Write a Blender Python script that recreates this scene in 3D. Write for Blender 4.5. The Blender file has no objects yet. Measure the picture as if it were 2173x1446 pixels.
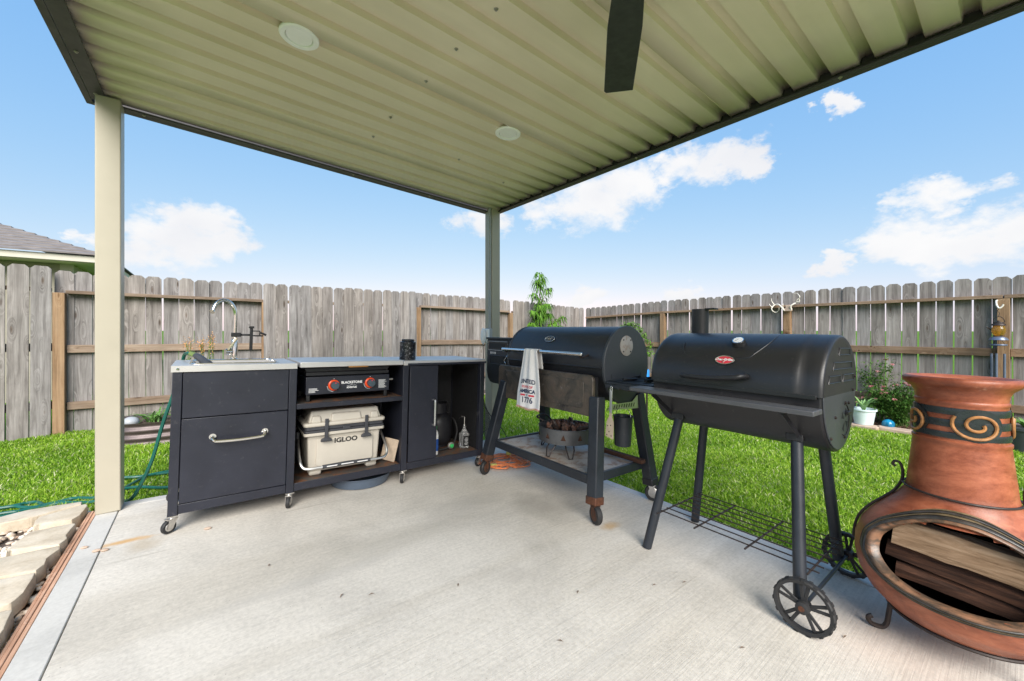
import bpy, bmesh, math, random
import numpy as np
from mathutils import Vector, Matrix, Euler
R = math.radians
random.seed(7); rng = np.random.default_rng(7)
scene = bpy.context.scene
C = scene.collection

# ------------------------------------------------------------------ camera
YAW = 37.8; CAM_Z = 1.112
cam_d = bpy.data.cameras.new('camera'); cam = bpy.data.objects.new('camera', cam_d); C.objects.link(cam)
cam.location = (0, 0, CAM_Z); cam.rotation_euler = (R(90), 0, R(-YAW))
cam_d.sensor_width = 36.0; cam_d.lens = 36.0 * 845 / 2173
cam_d.shift_y = -(723 - 698) / 2173.0
cam_d.clip_start = 0.02; cam_d.clip_end = 1000
scene.camera = cam

# ------------------------------------------------------------------ sky, sun, exposure
SUN_EL, SUN_AZ = 38.0, 208.0           # azimuth measured clockwise from +Y
EXPOSURE = 2.3; SKY = 0.05
world = bpy.data.worlds.new('World'); scene.world = world; world.use_nodes = True
nt = world.node_tree; N = nt.nodes; L = nt.links; N.clear()
sky = N.new('ShaderNodeTexSky'); sky.sky_type = 'NISHITA'; sky.sun_disc = False
sky.sun_elevation = R(SUN_EL); sky.sun_rotation = R(SUN_AZ)
sky.air_density = 1.0; sky.dust_density = 0.3; sky.ozone_density = 1.0; sky.altitude = 10
tc = N.new('ShaderNodeTexCoord')
flat = N.new('ShaderNodeVectorMath'); flat.operation = 'MULTIPLY'; flat.inputs[1].default_value = (1, 1, 1.6)
nrm = N.new('ShaderNodeVectorMath'); nrm.operation = 'NORMALIZE'
L.new(tc.outputs['Generated'], flat.inputs[0]); L.new(flat.outputs[0], nrm.inputs[0])
wn = N.new('ShaderNodeTexNoise'); wn.inputs['Scale'].default_value = 13; wn.inputs['Detail'].default_value = 6; wn.inputs['Roughness'].default_value = .62; L.new(nrm.outputs[0], wn.inputs['Vector'])
w1 = N.new('ShaderNodeVectorMath'); w1.operation = 'SUBTRACT'; w1.inputs[1].default_value = (.5, .5, .5); L.new(wn.outputs['Color'], w1.inputs[0])
w2 = N.new('ShaderNodeVectorMath'); w2.operation = 'MULTIPLY_ADD'; w2.inputs[1].default_value = (.20, .20, .15); L.new(w1.outputs[0], w2.inputs[0]); L.new(nrm.outputs[0], w2.inputs[2])
wnrm = N.new('ShaderNodeVectorMath'); wnrm.operation = 'NORMALIZE'; L.new(w2.outputs[0], wnrm.inputs[0])
lobes = [(-0.001, 0.944, 0.329, 3.32), (-0.052, 0.962, 0.266, 3.64), (0.028, 0.964, 0.263, 3.19), (-0.09, 0.97, 0.226, 3.12), (-0.022, 0.967, 0.253, 4.29), (-0.158, 0.958, 0.241, 1.43), (0.713, 0.509, 0.482, 4.27), (0.676, 0.586, 0.446, 5.53), (0.613, 0.662, 0.431, 3.41), (0.505, 0.769, 0.392, 3.28), (0.748, 0.409, 0.522, 3.23), (0.777, 0.372, 0.508, 3.55), (0.787, 0.333, 0.519, 2.92), (0.819, 0.309, 0.484, 2.22), (0.938, 0.089, 0.334, 2.71), (0.936, 0.056, 0.347, 2.09), (0.961, 0.125, 0.245, 3.63), (0.974, 0.079, 0.21, 3.53), (0.974, 0.034, 0.222, 3.76), (0.969, 0.005, 0.247, 3.35), (0.799, 0.176, 0.575, 1.6), (-0.20, 0.75, 0.63, 1.6), (0.863, 0.488, 0.126, 2.2), (0.739, 0.663, 0.117, 2.2), (0.952, 0.231, 0.2, 1.8)]
rl = random.Random(3)
for k in range(9):                     # the same broken cumulus all round the horizon
    az = R(rl.uniform(100, 345)); el = R(rl.uniform(14, 48)); r0 = rl.uniform(4, 6.5)
    for j in range(2):
        a2 = az + R(rl.uniform(-6, 6)); e2 = el + R(rl.uniform(-2, 2))
        lobes.append((math.sin(a2)*math.cos(e2), math.cos(a2)*math.cos(e2), math.sin(e2), r0*rl.uniform(.7, 1)))
acc = None
for (x, y, z, r) in lobes:
    r = r*.86
    d = N.new('ShaderNodeVectorMath'); d.operation = 'DOT_PRODUCT'
    v = Vector((x, y, z)).normalized(); d.inputs[1].default_value = v; L.new(wnrm.outputs[0], d.inputs[0])
    m = N.new('ShaderNodeMapRange'); m.inputs['From Min'].default_value = math.cos(R(r*1.75)); m.inputs['From Max'].default_value = math.cos(R(r*.1))
    m.inputs['To Min'].default_value = 0; m.inputs['To Max'].default_value = 1; m.clamp = True
    L.new(d.outputs['Value'], m.inputs['Value'])
    if acc is None: acc = m.outputs[0]
    else:
        mx = N.new('ShaderNodeMath'); mx.operation = 'MAXIMUM'; L.new(acc, mx.inputs[0]); L.new(m.outputs[0], mx.inputs[1]); acc = mx.outputs[0]
cn = N.new('ShaderNodeTexNoise'); cn.inputs['Scale'].default_value = 11; cn.inputs['Detail'].default_value = 10; cn.inputs['Roughness'].default_value = .62
L.new(nrm.outputs[0], cn.inputs['Vector'])
def wmath(op, a, b=None, c=None):
    m = N.new('ShaderNodeMath'); m.operation = op
    for i, v in enumerate((a, b, c)):
        if v is None: continue
        if isinstance(v, (int, float)): m.inputs[i].default_value = v
        else: L.new(v, m.inputs[i])
    return m.outputs[0]
dens = wmath('MULTIPLY_ADD', wmath('SUBTRACT', cn.outputs['Fac'], .5), 1.3, acc)
cm = N.new('ShaderNodeMapRange'); cm.interpolation_type = 'SMOOTHSTEP'; cm.inputs['From Min'].default_value = .38; cm.inputs['From Max'].default_value = .98; cm.inputs['To Max'].default_value = .97
L.new(dens, cm.inputs['Value'])
gate = wmath('MULTIPLY', cm.outputs[0], wmath('GREATER_THAN', acc, .001))
skyc = N.new('ShaderNodeVectorMath'); skyc.operation = 'SCALE'; skyc.inputs[3].default_value = SKY; L.new(sky.outputs[0], skyc.inputs[0])
cn2 = N.new('ShaderNodeTexNoise'); cn2.inputs['Scale'].default_value = 5; cn2.inputs['Detail'].default_value = 5; L.new(nrm.outputs[0], cn2.inputs['Vector'])
cc = N.new('ShaderNodeValToRGB'); cc.color_ramp.elements[0].position = .3; cc.color_ramp.elements[0].color = (.172, .174, .182, 1); cc.color_ramp.elements[1].position = .62; cc.color_ramp.elements[1].color = (.200, .199, .199, 1)
L.new(cn2.outputs['Fac'], cc.inputs[0])
# hazy summer sky: channel response flattened so that the horizon does not burn out
sep = N.new('ShaderNodeSeparateXYZ'); L.new(skyc.outputs[0], sep.inputs[0]); cmb = N.new('ShaderNodeCombineXYZ')
for i, (kk, pw) in enumerate(((.430, .75), (.270, .40), (.221, .1))): L.new(wmath('MULTIPLY', wmath('POWER', sep.outputs[i], pw), kk), cmb.inputs[i])
mix = N.new('ShaderNodeMix'); mix.data_type = 'RGBA'
L.new(gate, mix.inputs['Factor']); L.new(cmb.outputs[0], mix.inputs[6]); L.new(cc.outputs[0], mix.inputs[7])
bg = N.new('ShaderNodeBackground'); bg.inputs['Strength'].default_value = 1.0; L.new(mix.outputs[2], bg.inputs['Color'])
wo = N.new('ShaderNodeOutputWorld'); L.new(bg.outputs[0], wo.inputs[0])
sun_d = bpy.data.lights.new('sun', 'SUN'); sun_d.energy = 1.45; sun_d.angle = R(42); sun_d.color = (1, .95, .88)
sun = bpy.data.objects.new('sun', sun_d); C.objects.link(sun)
sdir = Vector((math.sin(R(SUN_AZ))*math.cos(R(SUN_EL)), math.cos(R(SUN_AZ))*math.cos(R(SUN_EL)), math.sin(R(SUN_EL))))
sun.rotation_euler = sdir.to_track_quat('Z', 'Y').to_euler(); sun.location = (0, 0, 20)
vs = scene.view_settings; vs.view_transform = 'Standard'; vs.look = 'None'; vs.exposure = EXPOSURE; vs.gamma = 1; vs.use_curve_mapping = False

# ------------------------------------------------------------------ materials
MATS = {}
class G:
    def __init__(s, name):
        s.m = bpy.data.materials.new(name); s.m.use_nodes = True; s.t = s.m.node_tree; s.n = s.t.nodes; s.l = s.t.links
        s.b = s.n['Principled BSDF']
    def node(s, typ, **kw):
        nd = s.n.new(typ)
        for k, v in kw.items():
            if k in nd.inputs.keys(): s.set(nd.inputs[k], v)
            else: setattr(nd, k, v)
        return nd
    def set(s, inp, v):
        if isinstance(v, bpy.types.NodeSocket): s.l.new(v, inp)
        else: inp.default_value = v
    def coords(s, scale=(1, 1, 1), kind='Object', rnd=False):
        tc = s.n.new('ShaderNodeTexCoord'); v = tc.outputs[kind]
        if rnd:
            oi = s.n.new('ShaderNodeObjectInfo'); k = s.node('ShaderNodeVectorMath', operation='SCALE')
            s.l.new(oi.outputs['Random'], k.inputs[3]); k.inputs[0].default_value = (37.1, 91.7, 53.3)
            a = s.node('ShaderNodeVectorMath', operation='ADD'); s.l.new(v, a.inputs[0]); s.l.new(k.outputs[0], a.inputs[1]); v = a.outputs[0]
        mp = s.node('ShaderNodeMapping'); mp.inputs['Scale'].default_value = scale; s.l.new(v, mp.inputs[0]); return mp.outputs[0]
    def noise(s, vec, scale, detail=4, rough=.55, dist=0):
        n = s.node('ShaderNodeTexNoise', Scale=scale, Detail=detail, Roughness=rough, Distortion=dist); s.l.new(vec, n.inputs['Vector']); return n.outputs['Fac']
    def ramp(s, fac, stops):
        r = s.n.new('ShaderNodeValToRGB'); s.l.new(fac, r.inputs[0]); e = r.color_ramp.elements
        while len(e) < len(stops): e.new(.5)
        for i, (p, c) in enumerate(stops): e[i].position = p; e[i].color = (c[0], c[1], c[2], 1) if not isinstance(c, (int, float)) else (c, c, c, 1)
        return r.outputs[0]
    def mix(s, fac, a, b, blend='MIX'):
        m = s.n.new('ShaderNodeMix'); m.data_type = 'RGBA'; m.blend_type = blend
        for i, v in ((0, fac), (6, a), (7, b)):
            if isinstance(v, tuple): v = (v[0], v[1], v[2], 1)
            s.set(m.inputs[i], v)
        return m.outputs[2]
    def math(s, op, a, b=0.0, c=0.0):
        m = s.n.new('ShaderNodeMath'); m.operation = op
        for i, v in enumerate((a, b, c)): s.set(m.inputs[i], v)
        return m.outputs[0]
    def bump(s, h, strength=.3, dist=.002):
        b = s.node('ShaderNodeBump'); b.inputs['Strength'].default_value = strength; b.inputs['Distance'].default_value = dist
        s.l.new(h, b.inputs['Height']); s.l.new(b.outputs[0], s.b.inputs['Normal'])
    def out(s, col=None, rough=None, metal=None, spec=None, **kw):
        for k, v in (('Base Color', col), ('Roughness', rough), ('Metallic', metal), ('Specular IOR Level', spec)):
            if v is None: continue
            if isinstance(v, tuple): v = (v[0], v[1], v[2], 1)
            s.set(s.b.inputs[k], v)
        for k, v in kw.items(): s.set(s.b.inputs[k.replace('_', ' ')], v)
        MATS[s.m.name] = s.m; return s.m
def plain(name, col, rough=.5, metal=0., var=.15, scale=12, bump=0., bscale=200, rvar=.12, spec=.5, **kw):
    g = G(name); v = g.coords(rnd=True)
    n = g.noise(v, scale, 6, .62)
    c = g.ramp(n, [(.28, tuple(x*(1-var) for x in col)), (.72, tuple(min(1, x*(1+var)) for x in col))])
    r = g.math('MULTIPLY_ADD', g.noise(v, scale*2.3, 5, .6), 2*rvar, rough-rvar)
    if bump: g.bump(g.noise(v, bscale, 3), bump, .001)
    return g.out(c, r, metal, spec, **kw)

def concrete(name, base, smooth=False):
    g = G(name); v = g.coords()
    n1 = g.noise(v, 1.7, 8, .72, .5); n2 = g.noise(v, 60, 4, .7)
    br = g.noise(g.coords((3.2, 150, 2)), 1.0, 4, .6, .1)
    lo = tuple(x*.80 for x in base); hi = tuple(min(.95, x*1.08) for x in base)
    c = g.ramp(n1, [(.30, lo), (.55, base), (.8, hi)])
    c = g.mix(.35 if smooth else .55, c, g.ramp(n2, [(.25, .62), (.6, 1.02), (.8, 1.1)]), 'MULTIPLY')
    if not smooth:
        c = g.mix(.42, c, g.ramp(br, [(.25, .68), (.5, .98), (.75, 1.10)]), 'MULTIPLY')
        # long tyre-like streaks and dark spots
        st = g.noise(g.coords((.35, 2.6, 1)), 1.0, 3, .5, .6)
        c = g.mix(1.0, c, g.ramp(st, [(.34, (.88, .87, .85)), (.50, (1, 1, 1))]), 'MULTIPLY')
        ln2 = g.noise(g.coords((.8, 26, 1)), 1.0, 3, .5, .25)
        c = g.mix(.8, c, g.ramp(ln2, [(.27, (.80, .785, .76)), (.31, (1, 1, 1))]), 'MULTIPLY')
        pits = g.node('ShaderNodeTexVoronoi', Scale=34.0); g.l.new(v, pits.inputs['Vector'])
        c = g.mix(1.0, c, g.ramp(pits.outputs['Distance'], [(.02, (.30, .28, .25)), (.07, (1, 1, 1))]), 'MULTIPLY')
        def blot(x, y, sx, sy, col, edge, amt):
            nonlocal c
            mp = g.node('ShaderNodeMapping'); tc = g.n.new('ShaderNodeTexCoord'); g.l.new(tc.outputs['Object'], mp.inputs[0])
            mp.vector_type = 'TEXTURE'; mp.inputs['Location'].default_value = (x, y, 0); mp.inputs['Scale'].default_value = (sx, sy, 5)
            ln = g.node('ShaderNodeVectorMath', operation='LENGTH'); g.l.new(mp.outputs[0], ln.inputs[0])
            f = g.math('ADD', ln.outputs['Value'], g.math('MULTIPLY', g.math('SUBTRACT', g.noise(v, edge, 5), .5), 1.1))
            m = g.ramp(f, [(.25, amt), (1.0, 0.0)])
            c = g.mix(m, c, col)
        blot(-.33, 2.86, .17, .035, (.52, .28, .07), 14, .75)
        blot(-.24, 2.76, .10, .10, (.34, .25, .14), 10, .4)
        blot(1.90, 1.50, .09, .05, (.45, .27, .09), 12, .6)
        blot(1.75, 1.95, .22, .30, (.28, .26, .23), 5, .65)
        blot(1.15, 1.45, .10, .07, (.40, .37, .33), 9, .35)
        blot(.35, 1.95, .6, .05, (.42, .40, .37), 5, .35)
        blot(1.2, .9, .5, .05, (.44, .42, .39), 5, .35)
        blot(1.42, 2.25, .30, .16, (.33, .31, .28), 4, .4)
        blot(2.05, .30, .34, .30, (.56, .44, .38), 4, .4)  # reddish light reflected off the chiminea, painted into the slab colour
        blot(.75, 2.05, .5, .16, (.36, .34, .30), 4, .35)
    h = g.math('ADD', g.math('MULTIPLY', n2, .4), g.math('MULTIPLY', br, 0.0 if smooth else 1.0))
    g.bump(h, .55, .0022)
    return g.out(c, .82, 0, .3)

def weathered(name, cols, rail=False):
    g = G(name); sc = (22, 22, 1.5) if not rail else (1.5, 22, 22)
    if rail == 'y': sc = (22, 1.5, 22)
    v = g.coords(sc, rnd=True); big = g.coords((1, 1, 1), rnd=True)
    ksc = (9, 2, 2.3) if not rail else (2.0, 9, 9)
    kv = g.node('ShaderNodeTexVoronoi', Scale=1.0); g.l.new(g.coords(ksc, rnd=True), kv.inputs['Vector'])
    kd = kv.outputs['Distance']
    warp = g.math('MULTIPLY', g.ramp(kd, [(0, 1.0), (.36, 0.0)]), 3.2)
    vv = g.node('ShaderNodeVectorMath', operation='ADD'); g.l.new(v, vv.inputs[0])
    cb = g.n.new('ShaderNodeCombineXYZ'); g.l.new(warp, cb.inputs[0]); g.l.new(warp, cb.inputs[1]); g.l.new(cb.outputs[0], vv.inputs[1])
    n1 = g.noise(vv.outputs[0], 1.0, 7, .68, .5)
    n3 = g.noise(g.coords((110, 110, 2.2) if not rail else ((2.2, 110, 110) if rail != 'y' else (110, 2.2, 110)), rnd=True), 1.0, 3, .6)
    n2 = g.noise(big, 3.2, 4, .6)
    c = g.ramp(n1, [(.27, cols[0]), (.47, cols[1]), (.70, cols[2])])
    c = g.mix(.55, c, g.ramp(n3, [(.3, .72), (.62, 1.1)]), 'MULTIPLY')
    c = g.mix(.55, c, g.ramp(n2, [(.3, (.70, .68, .66)), (.7, (1.15, 1.12, 1.1))]), 'MULTIPLY')
    c = g.mix(1.0, c, g.ramp(kd, [(.03, (.30, .24, .19)), (.075, (.62, .55, .50)), (.13, (1, 1, 1))]), 'MULTIPLY')
    oi = g.n.new('ShaderNodeObjectInfo')
    c = g.mix(1.0, c, g.ramp(oi.outputs['Random'], [(0, (.80, .78, .77)), (.35, (1.02, .98, .94)), (.7, (.95, .96, .98)), (1, (1.16, 1.13, 1.10))]), 'MULTIPLY')
    h = g.math('ADD', n1, g.math('MULTIPLY', kd, 0.5))
    g.bump(h, .7, .004)
    return g.out(c, .86, 0, .2)

M = {}
M['concrete'] = concrete('brushed_concrete', (.61, .572, .513))
M['border'] = concrete('trowelled_concrete', (.53, .515, .485), True)
M['picket'] = weathered('weathered_picket', [(.095, .087, .082), (.225, .211, .203), (.350, .335, .326)])
M['rail'] = weathered('rail_wood', [(.12, .085, .058), (.24, .18, .135), (.33, .27, .215)], 'x')
M['rail_y'] = weathered('rail_wood_y', [(.12, .078, .05), (.24, .165, .11), (.32, .24, .175)], 'y')
M['post_wood'] = weathered('cedar_post', [(.13, .078, .042), (.25, .165, .098), (.33, .235, .150)])
M['form_board'] = weathered('form_board', [(.30, .13, .07), (.56, .33, .22), (.68, .46, .34)], 'y')
def roofm():
    g = G('tan_roof_sheet'); v = g.coords((1, 1, 1))
    n = g.noise(v, 1.6, 4, .6, .5); f = g.noise(g.coords((1, 14, 1)), 1.5, 4)
    c = g.ramp(n, [(.3, (.75, .655, .49)), (.7, (.83, .73, .56))])
    c = g.mix(.25, c, g.ramp(f, [(.3, .85), (.7, 1.08)]), 'MULTIPLY')
    g.bump(n, .15, .004)
    return g.out(c, g.math('MULTIPLY_ADD', f, .2, .28), 0, .5)
M['roof'] = roofm()
M['post'] = plain('tan_post_paint', (.40, .37, .295), .38, var=.05, scale=3)
M['fascia'] = plain('dark_bronze_fascia', (.035, .032, .034), .45, var=.3, scale=8)
M['screw'] = plain('screw_zinc', (.45, .43, .38), .4, .8)
M['white_plastic'] = plain('white_plastic', (.95, .945, .93), .4, var=.05)
M['blade'] = plain('fan_blade_dark', (.022, .028, .020), .6, var=.4, scale=25)
def powder(name, col, rough, var=.18, bs=700, spec=.45):
    g = G(name); v = g.coords(rnd=True)
    n = g.noise(v, 5, 6, .65, .3); f = g.noise(v, bs, 2)
    c = g.ramp(n, [(.3, tuple(x*(1-var) for x in col)), (.7, tuple(x*(1+var) for x in col))])
    dust = g.noise(v, 40, 6, .7)
    c = g.mix(g.ramp(dust, [(.60, 0.0), (.78, .15)]), c, (.30, .28, .26))
    g.bump(f, .12, .0006)
    return g.out(c, g.math('MULTIPLY_ADD', n, .24, rough-.12), 0, spec)
M['navy'] = powder('charcoal_navy_powdercoat', (.0175, .0195, .030), .42)
M['black'] = powder('black_powdercoat', (.016, .016, .019), .45)
M['lid'] = powder('grill_lid_black', (.015, .015, .018), .40, .12, spec=.6)
M['endcap'] = powder('grill_grey_enamel', (.045, .050, .058), .42, .12)
M['legpaint'] = powder('leg_slate_paint', (.018, .022, .029), .42, .3)
M['slat'] = powder('shelf_slat_grey', (.075, .077, .085), .42, .12)
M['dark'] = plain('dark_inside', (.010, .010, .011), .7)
M['black_plastic'] = plain('black_plastic', (.016, .016, .018), .42, var=.1)
M['rubber'] = plain('black_rubber', (.018, .018, .019), .62, var=.2, bump=.2, bscale=120)
def steel(name, col, rough, st=(3, 160, 160), metal=1.0):
    g = G(name); n = g.noise(g.coords(st), 1, 4, .6); n2 = g.noise(g.coords(rnd=True), 7, 5, .6)
    c = g.ramp(n2, [(.3, tuple(x*.86 for x in col)), (.7, col)])
    g.bump(n, .06, .0005)
    return g.out(c, g.math('MULTIPLY_ADD', n, .16, rough-.06), metal, .5)
M['steel'] = steel('brushed_steel', (.68, .665, .65), .40, metal=.6)
M['chrome'] = steel('polished_steel', (.80, .78, .74), .14)
M['alu'] = steel('satin_aluminium', (.78, .78, .78), .34)
def dirty(name):
    g = G(name); v = g.coords(rnd=True); n = g.noise(v, 6, 7, .7, .6); n2 = g.noise(v, 28, 6, .7)
    c = g.ramp(n, [(.28, (.030, .030, .033)), (.45, (.095, .085, .075)), (.62, (.16, .125, .10)), (.8, (.055, .056, .06))])
    c = g.mix(g.ramp(n2, [(.60, 0.0), (.72, .6)]), c, (.34, .32, .30))
    g.bump(n2, .15, .001)
    return g.out(c, g.ramp(n2, [(.3, .28), (.7, .6)]), .55, .5)
M['dirty'] = dirty('greasy_steel')
def rusty(name, base, rust, thr=.5, metal=.3):
    g = G(name); v = g.coords(rnd=True); n = g.noise(v, 11, 7, .7, .4); n2 = g.noise(v, 60, 4, .7)
    m = g.ramp(n, [(thr-.06, 0.0), (thr+.06, 1.0)])
    rc = g.ramp(n2, [(.3, tuple(x*.5 for x in rust)), (.7, rust)])
    g.bump(n2, .4, .001)
    return g.out(g.mix(m, base, rc), g.math('MULTIPLY_ADD', n, .4, .4), metal, .4)
M['rust'] = rusty('rusty_bracket', (.045, .030, .026), (.15, .060, .032), .46)
M['rustshelf'] = rusty('rusty_shelf_sheet', (.085, .075, .068), (.22, .10, .05), .52, .1)
M['zinc'] = plain('zinc_caster', (.58, .56, .53), .33, .9, var=.2, scale=40)
M['shelfsheet'] = rusty('greased_shelf', (.36, .33, .30), (.33, .23, .17), .55, .0)
M['cooler'] = plain('tan_cooler_plastic', (.54, .50, .43), .45, var=.06, scale=6, bump=.1, bscale=300)
M['gasket'] = plain('charcoal_rubber', (.045, .047, .055), .55, var=.15)
M['white_print'] = plain('white_print', (.80, .80, .80), .5, var=.03)
M['black_print'] = plain('black_print', (.012, .012, .012), .5, var=.03)
M['red_print'] = plain('red_print', (.62, .035, .06), .6, var=.1)
M['navy_print'] = plain('navy_print', (.02, .035, .09), .7, var=.1)
M['orange'] = plain('orange_knob_ring', (.80, .075, .012), .35, var=.06)
M['knob'] = plain('slate_knob', (.05, .075, .095), .45, var=.08)
M['brass'] = plain('copper_handle', (.55, .26, .08), .35, .7)
M['cloth'] = plain('white_terry_cloth', (.78, .76, .75), .95, var=.05, scale=60, bump=.6, bscale=420, spec=.1)
M['terracotta'] = None
def terra():
    g = G('fired_terracotta'); v = g.coords((1, 1, 1)); n = g.noise(g.coords((4, 4, 9)), 1, 9, .74, .5); n2 = g.noise(v, 34, 6, .75)
    c = g.ramp(n, [(.28, (.095, .022, .009)), (.43, (.21, .053, .023)), (.57, (.34, .102, .049)), (.74, (.45, .170, .092))])
    c = g.mix(.4, c, g.ramp(n2, [(.3, .72), (.65, 1.12)]), 'MULTIPLY')
    c = g.mix(g.ramp(g.noise(v, 12, 6, .7), [(.66, 0.0), (.76, .5)]), c, (.62, .38, .24))
    drk = g.noise(g.coords((3, 3, 14)), 1, 7, .7, .8)
    c = g.mix(g.ramp(drk, [(.58, 0.0), (.72, .65)]), c, (.045, .018, .012))
    g.bump(n2, .35, .003)
    return g.out(c, g.math('MULTIPLY_ADD', n2, .4, .22), 0, .45)
M['terracotta'] = terra()
def rimm():
    g = G('ochre_black_glaze'); n = g.noise(g.coords((14, 7, 30)), 1, 7, .7, .5); n2 = g.noise(g.coords(), 45, 4)
    c = g.ramp(n, [(.30, (.016, .015, .015)), (.45, (.075, .050, .034)), (.56, (.20, .105, .060)), (.72, (.30, .15, .085))])
    g.bump(n, .35, .003)
    return g.out(c, g.math('MULTIPLY_ADD', n2, .3, .2), 0, .5)
M['rim'] = rimm()
M['lip'] = plain('browned_clay_lip', (.20, .105, .062), .4, var=.75, scale=11, bump=.3, bscale=60)
M['sooty'] = plain('sooty_glaze', (.040, .036, .032), .35, var=.7, scale=14, bump=.4, bscale=50)
M['olive'] = plain('olive_slip', (.135, .100, .055), .4, var=.6, scale=20, bump=.4, bscale=50)
M['ochre'] = plain('ochre_slip', (.34, .155, .052), .4, var=.55, scale=30)
M['glaze'] = plain('black_glaze', (.020, .026, .028), .28, var=.4, scale=18)
M['iron'] = plain('wrought_iron', (.035, .025, .022), .5, .3, var=.4, scale=40)
M['soot'] = plain('soot_inside', (.008, .007, .007), .95)
def logm(name, cols):
    g = G(name); n = g.noise(g.coords((55, 3, 55), rnd=True), 1, 7, .7, .5); n2 = g.noise(g.coords(rnd=True), 20, 5)
    c = g.ramp(n, [(.28, cols[0]), (.5, cols[1]), (.72, cols[2])]); g.bump(n, .8, .006)
    return g.out(c, .9, 0, .2)
M['log'] = logm('split_log', [(.09, .055, .03), (.22, .145, .09), (.34, .25, .17)])
M['charlog'] = logm('charred_log', [(.012, .009, .008), (.06, .03, .02), (.13, .06, .035)])
M['coal'] = rusty('ash_coal', (.035, .025, .022), (.24, .12, .08), .5, 0)
M['galv'] = plain('galvanised_steel', (.115, .118, .125), .42, .65, var=.25, scale=9)
M['wood_light'] = plain('pale_wood', (.50, .40, .30), .8, var=.15, scale=25)
M['cord'] = plain('orange_cord', (.72, .22, .075), .5, var=.15, scale=30)
M['plug'] = plain('yellow_plug', (.55, .50, .12), .5)
M['hose'] = plain('green_hose', (.008, .095, .072), .4, var=.2)
M['tub'] = plain('blue_grey_tub', (.085, .115, .16), .45, var=.08)
M['glass_bottle'] = None
def glass(name, col, rough=.05, alpha=.35):
    g = G(name); return g.out(col, rough, 0, .6, Transmission_Weight=.85, IOR=1.45)
M['glass_bottle'] = glass('clear_bottle_glass', (.85, .86, .86))
M['amber'] = glass('amber_glass', (.80, .48, .08), .12)
M['blue'] = plain('blue_plastic', (.02, .10, .40), .35)
M['canblue'] = plain('bright_blue_can', (.02, .25, .70), .35, .2)
M['green_label'] = plain('green_label', (.03, .40, .10), .5)
M['outlet_grey'] = plain('grey_pvc', (.34, .36, .38), .45, var=.05)
M['antler'] = plain('bone_antler', (.70, .66, .58), .5, var=.2, scale=20)
M['steelblue'] = plain('blue_grey_chime', (.14, .17, .24), .35, .4)
M['planter'] = plain('brown_corrugated_planter', (.11, .085, .085), .45, .4, var=.25, scale=8)
M['pot'] = plain('pale_blue_pot', (.62, .72, .73), .4, var=.05)
M['darkpot'] = plain('dark_pot', (.05, .055, .06), .5)
M['cobalt'] = plain('teal_glass_stone', (.01, .16, .30), .15, var=.6, scale=22)
M['stucco'] = plain('neighbour_wall', (.36, .33, .26), .9, var=.06)
M['housetrim'] = plain('beige_trim', (.55, .52, .44), .7, var=.05)
def shingles():
    g = G('asphalt_shingles'); n = g.noise(g.coords((5, 5, 30)), 1.2, 4, .6); c = g.ramp(n, [(.3, (.14, .125, .12)), (.7, (.26, .235, .225))]); return g.out(c, .9, 0, .2)
M['shingle'] = shingles()
def stone(name, a, b, dark):
    g = G(name); v = g.coords(rnd=True); n = g.noise(v, 7, 7, .65, .3); n2 = g.noise(v, 90, 4, .7)
    c = g.ramp(n, [(.3, dark), (.48, a), (.75, b)]); c = g.mix(.5, c, g.ramp(n2, [(.25, .7), (.7, 1.1)]), 'MULTIPLY')
    oi = g.n.new('ShaderNodeObjectInfo'); c = g.mix(1.0, c, g.ramp(oi.outputs['Random'], [(0, (.86, .84, .80)), (1, (1.08, 1.06, 1.03))]), 'MULTIPLY')
    g.bump(g.math('ADD', n, g.math('MULTIPLY', n2, .5)), .5, .003)
    return g.out(c, .88, 0, .2)
M['paver'] = stone('limestone', (.60, .53, .43), (.72, .66, .57), (.46, .39, .30))
M['edgestone'] = stone('pink_flagstone', (.48, .37, .30), (.60, .50, .43), (.33, .25, .2))
def islandmat(name, stops, rough=.6, trans=0, base=None):
    g = G(name); geo = g.n.new('ShaderNodeNewGeometry')
    c = g.ramp(geo.outputs['Random Per Island'], stops)
    if base:
        n = g.noise(g.coords(), 1.3, 4, .6); c = g.mix(.6, c, g.ramp(n, [(.3, base[0]), (.7, base[1])]), 'MULTIPLY')
    m = g.out(c, rough, 0, .25)
    if trans:
        tr = g.n.new('ShaderNodeBsdfTranslucent'); g.l.new(c, tr.inputs[0]); mx = g.n.new('ShaderNodeMixShader'); mx.inputs[0].default_value = trans
        g.l.new(g.b.outputs[0], mx.inputs[1]); g.l.new(tr.outputs[0], mx.inputs[2]); g.l.new(mx.outputs[0], g.n['Material Output'].inputs[0])
    return m
M['grass'] = islandmat('lawn_blades', [(0, (.10, .22, .014)), (.35, (.20, .39, .020)), (.7, (.30, .50, .036)), (.90, (.42, .56, .09)), (1, (.68, .66, .46))], .5, .35, ((.55, .62, .6), (1.35, 1.22, 1.3)))
M['pebble'] = islandmat('river_pebbles', [(0, (.42, .32, .24)), (.4, (.62, .52, .42)), (.75, (.76, .70, .62)), (1, (.36, .25, .18))], .7)
M['mulch'] = islandmat('bark_mulch', [(0, (.05, .03, .02)), (1, (.16, .10, .065))], .9)
M['leaf'] = islandmat('bush_leaf', [(0, (.03, .09, .012)), (.5, (.06, .15, .022)), (1, (.11, .20, .04))], .5, .25)
M['leaf_bright'] = islandmat('bright_leaf', [(0, (.06, .16, .014)), (.5, (.11, .26, .022)), (1, (.17, .34, .04))], .5, .3)
M['aloe'] = islandmat('strap_leaf', [(0, (.05, .14, .025)), (.6, (.10, .24, .04)), (1, (.22, .36, .12))], .45, .2)
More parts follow.
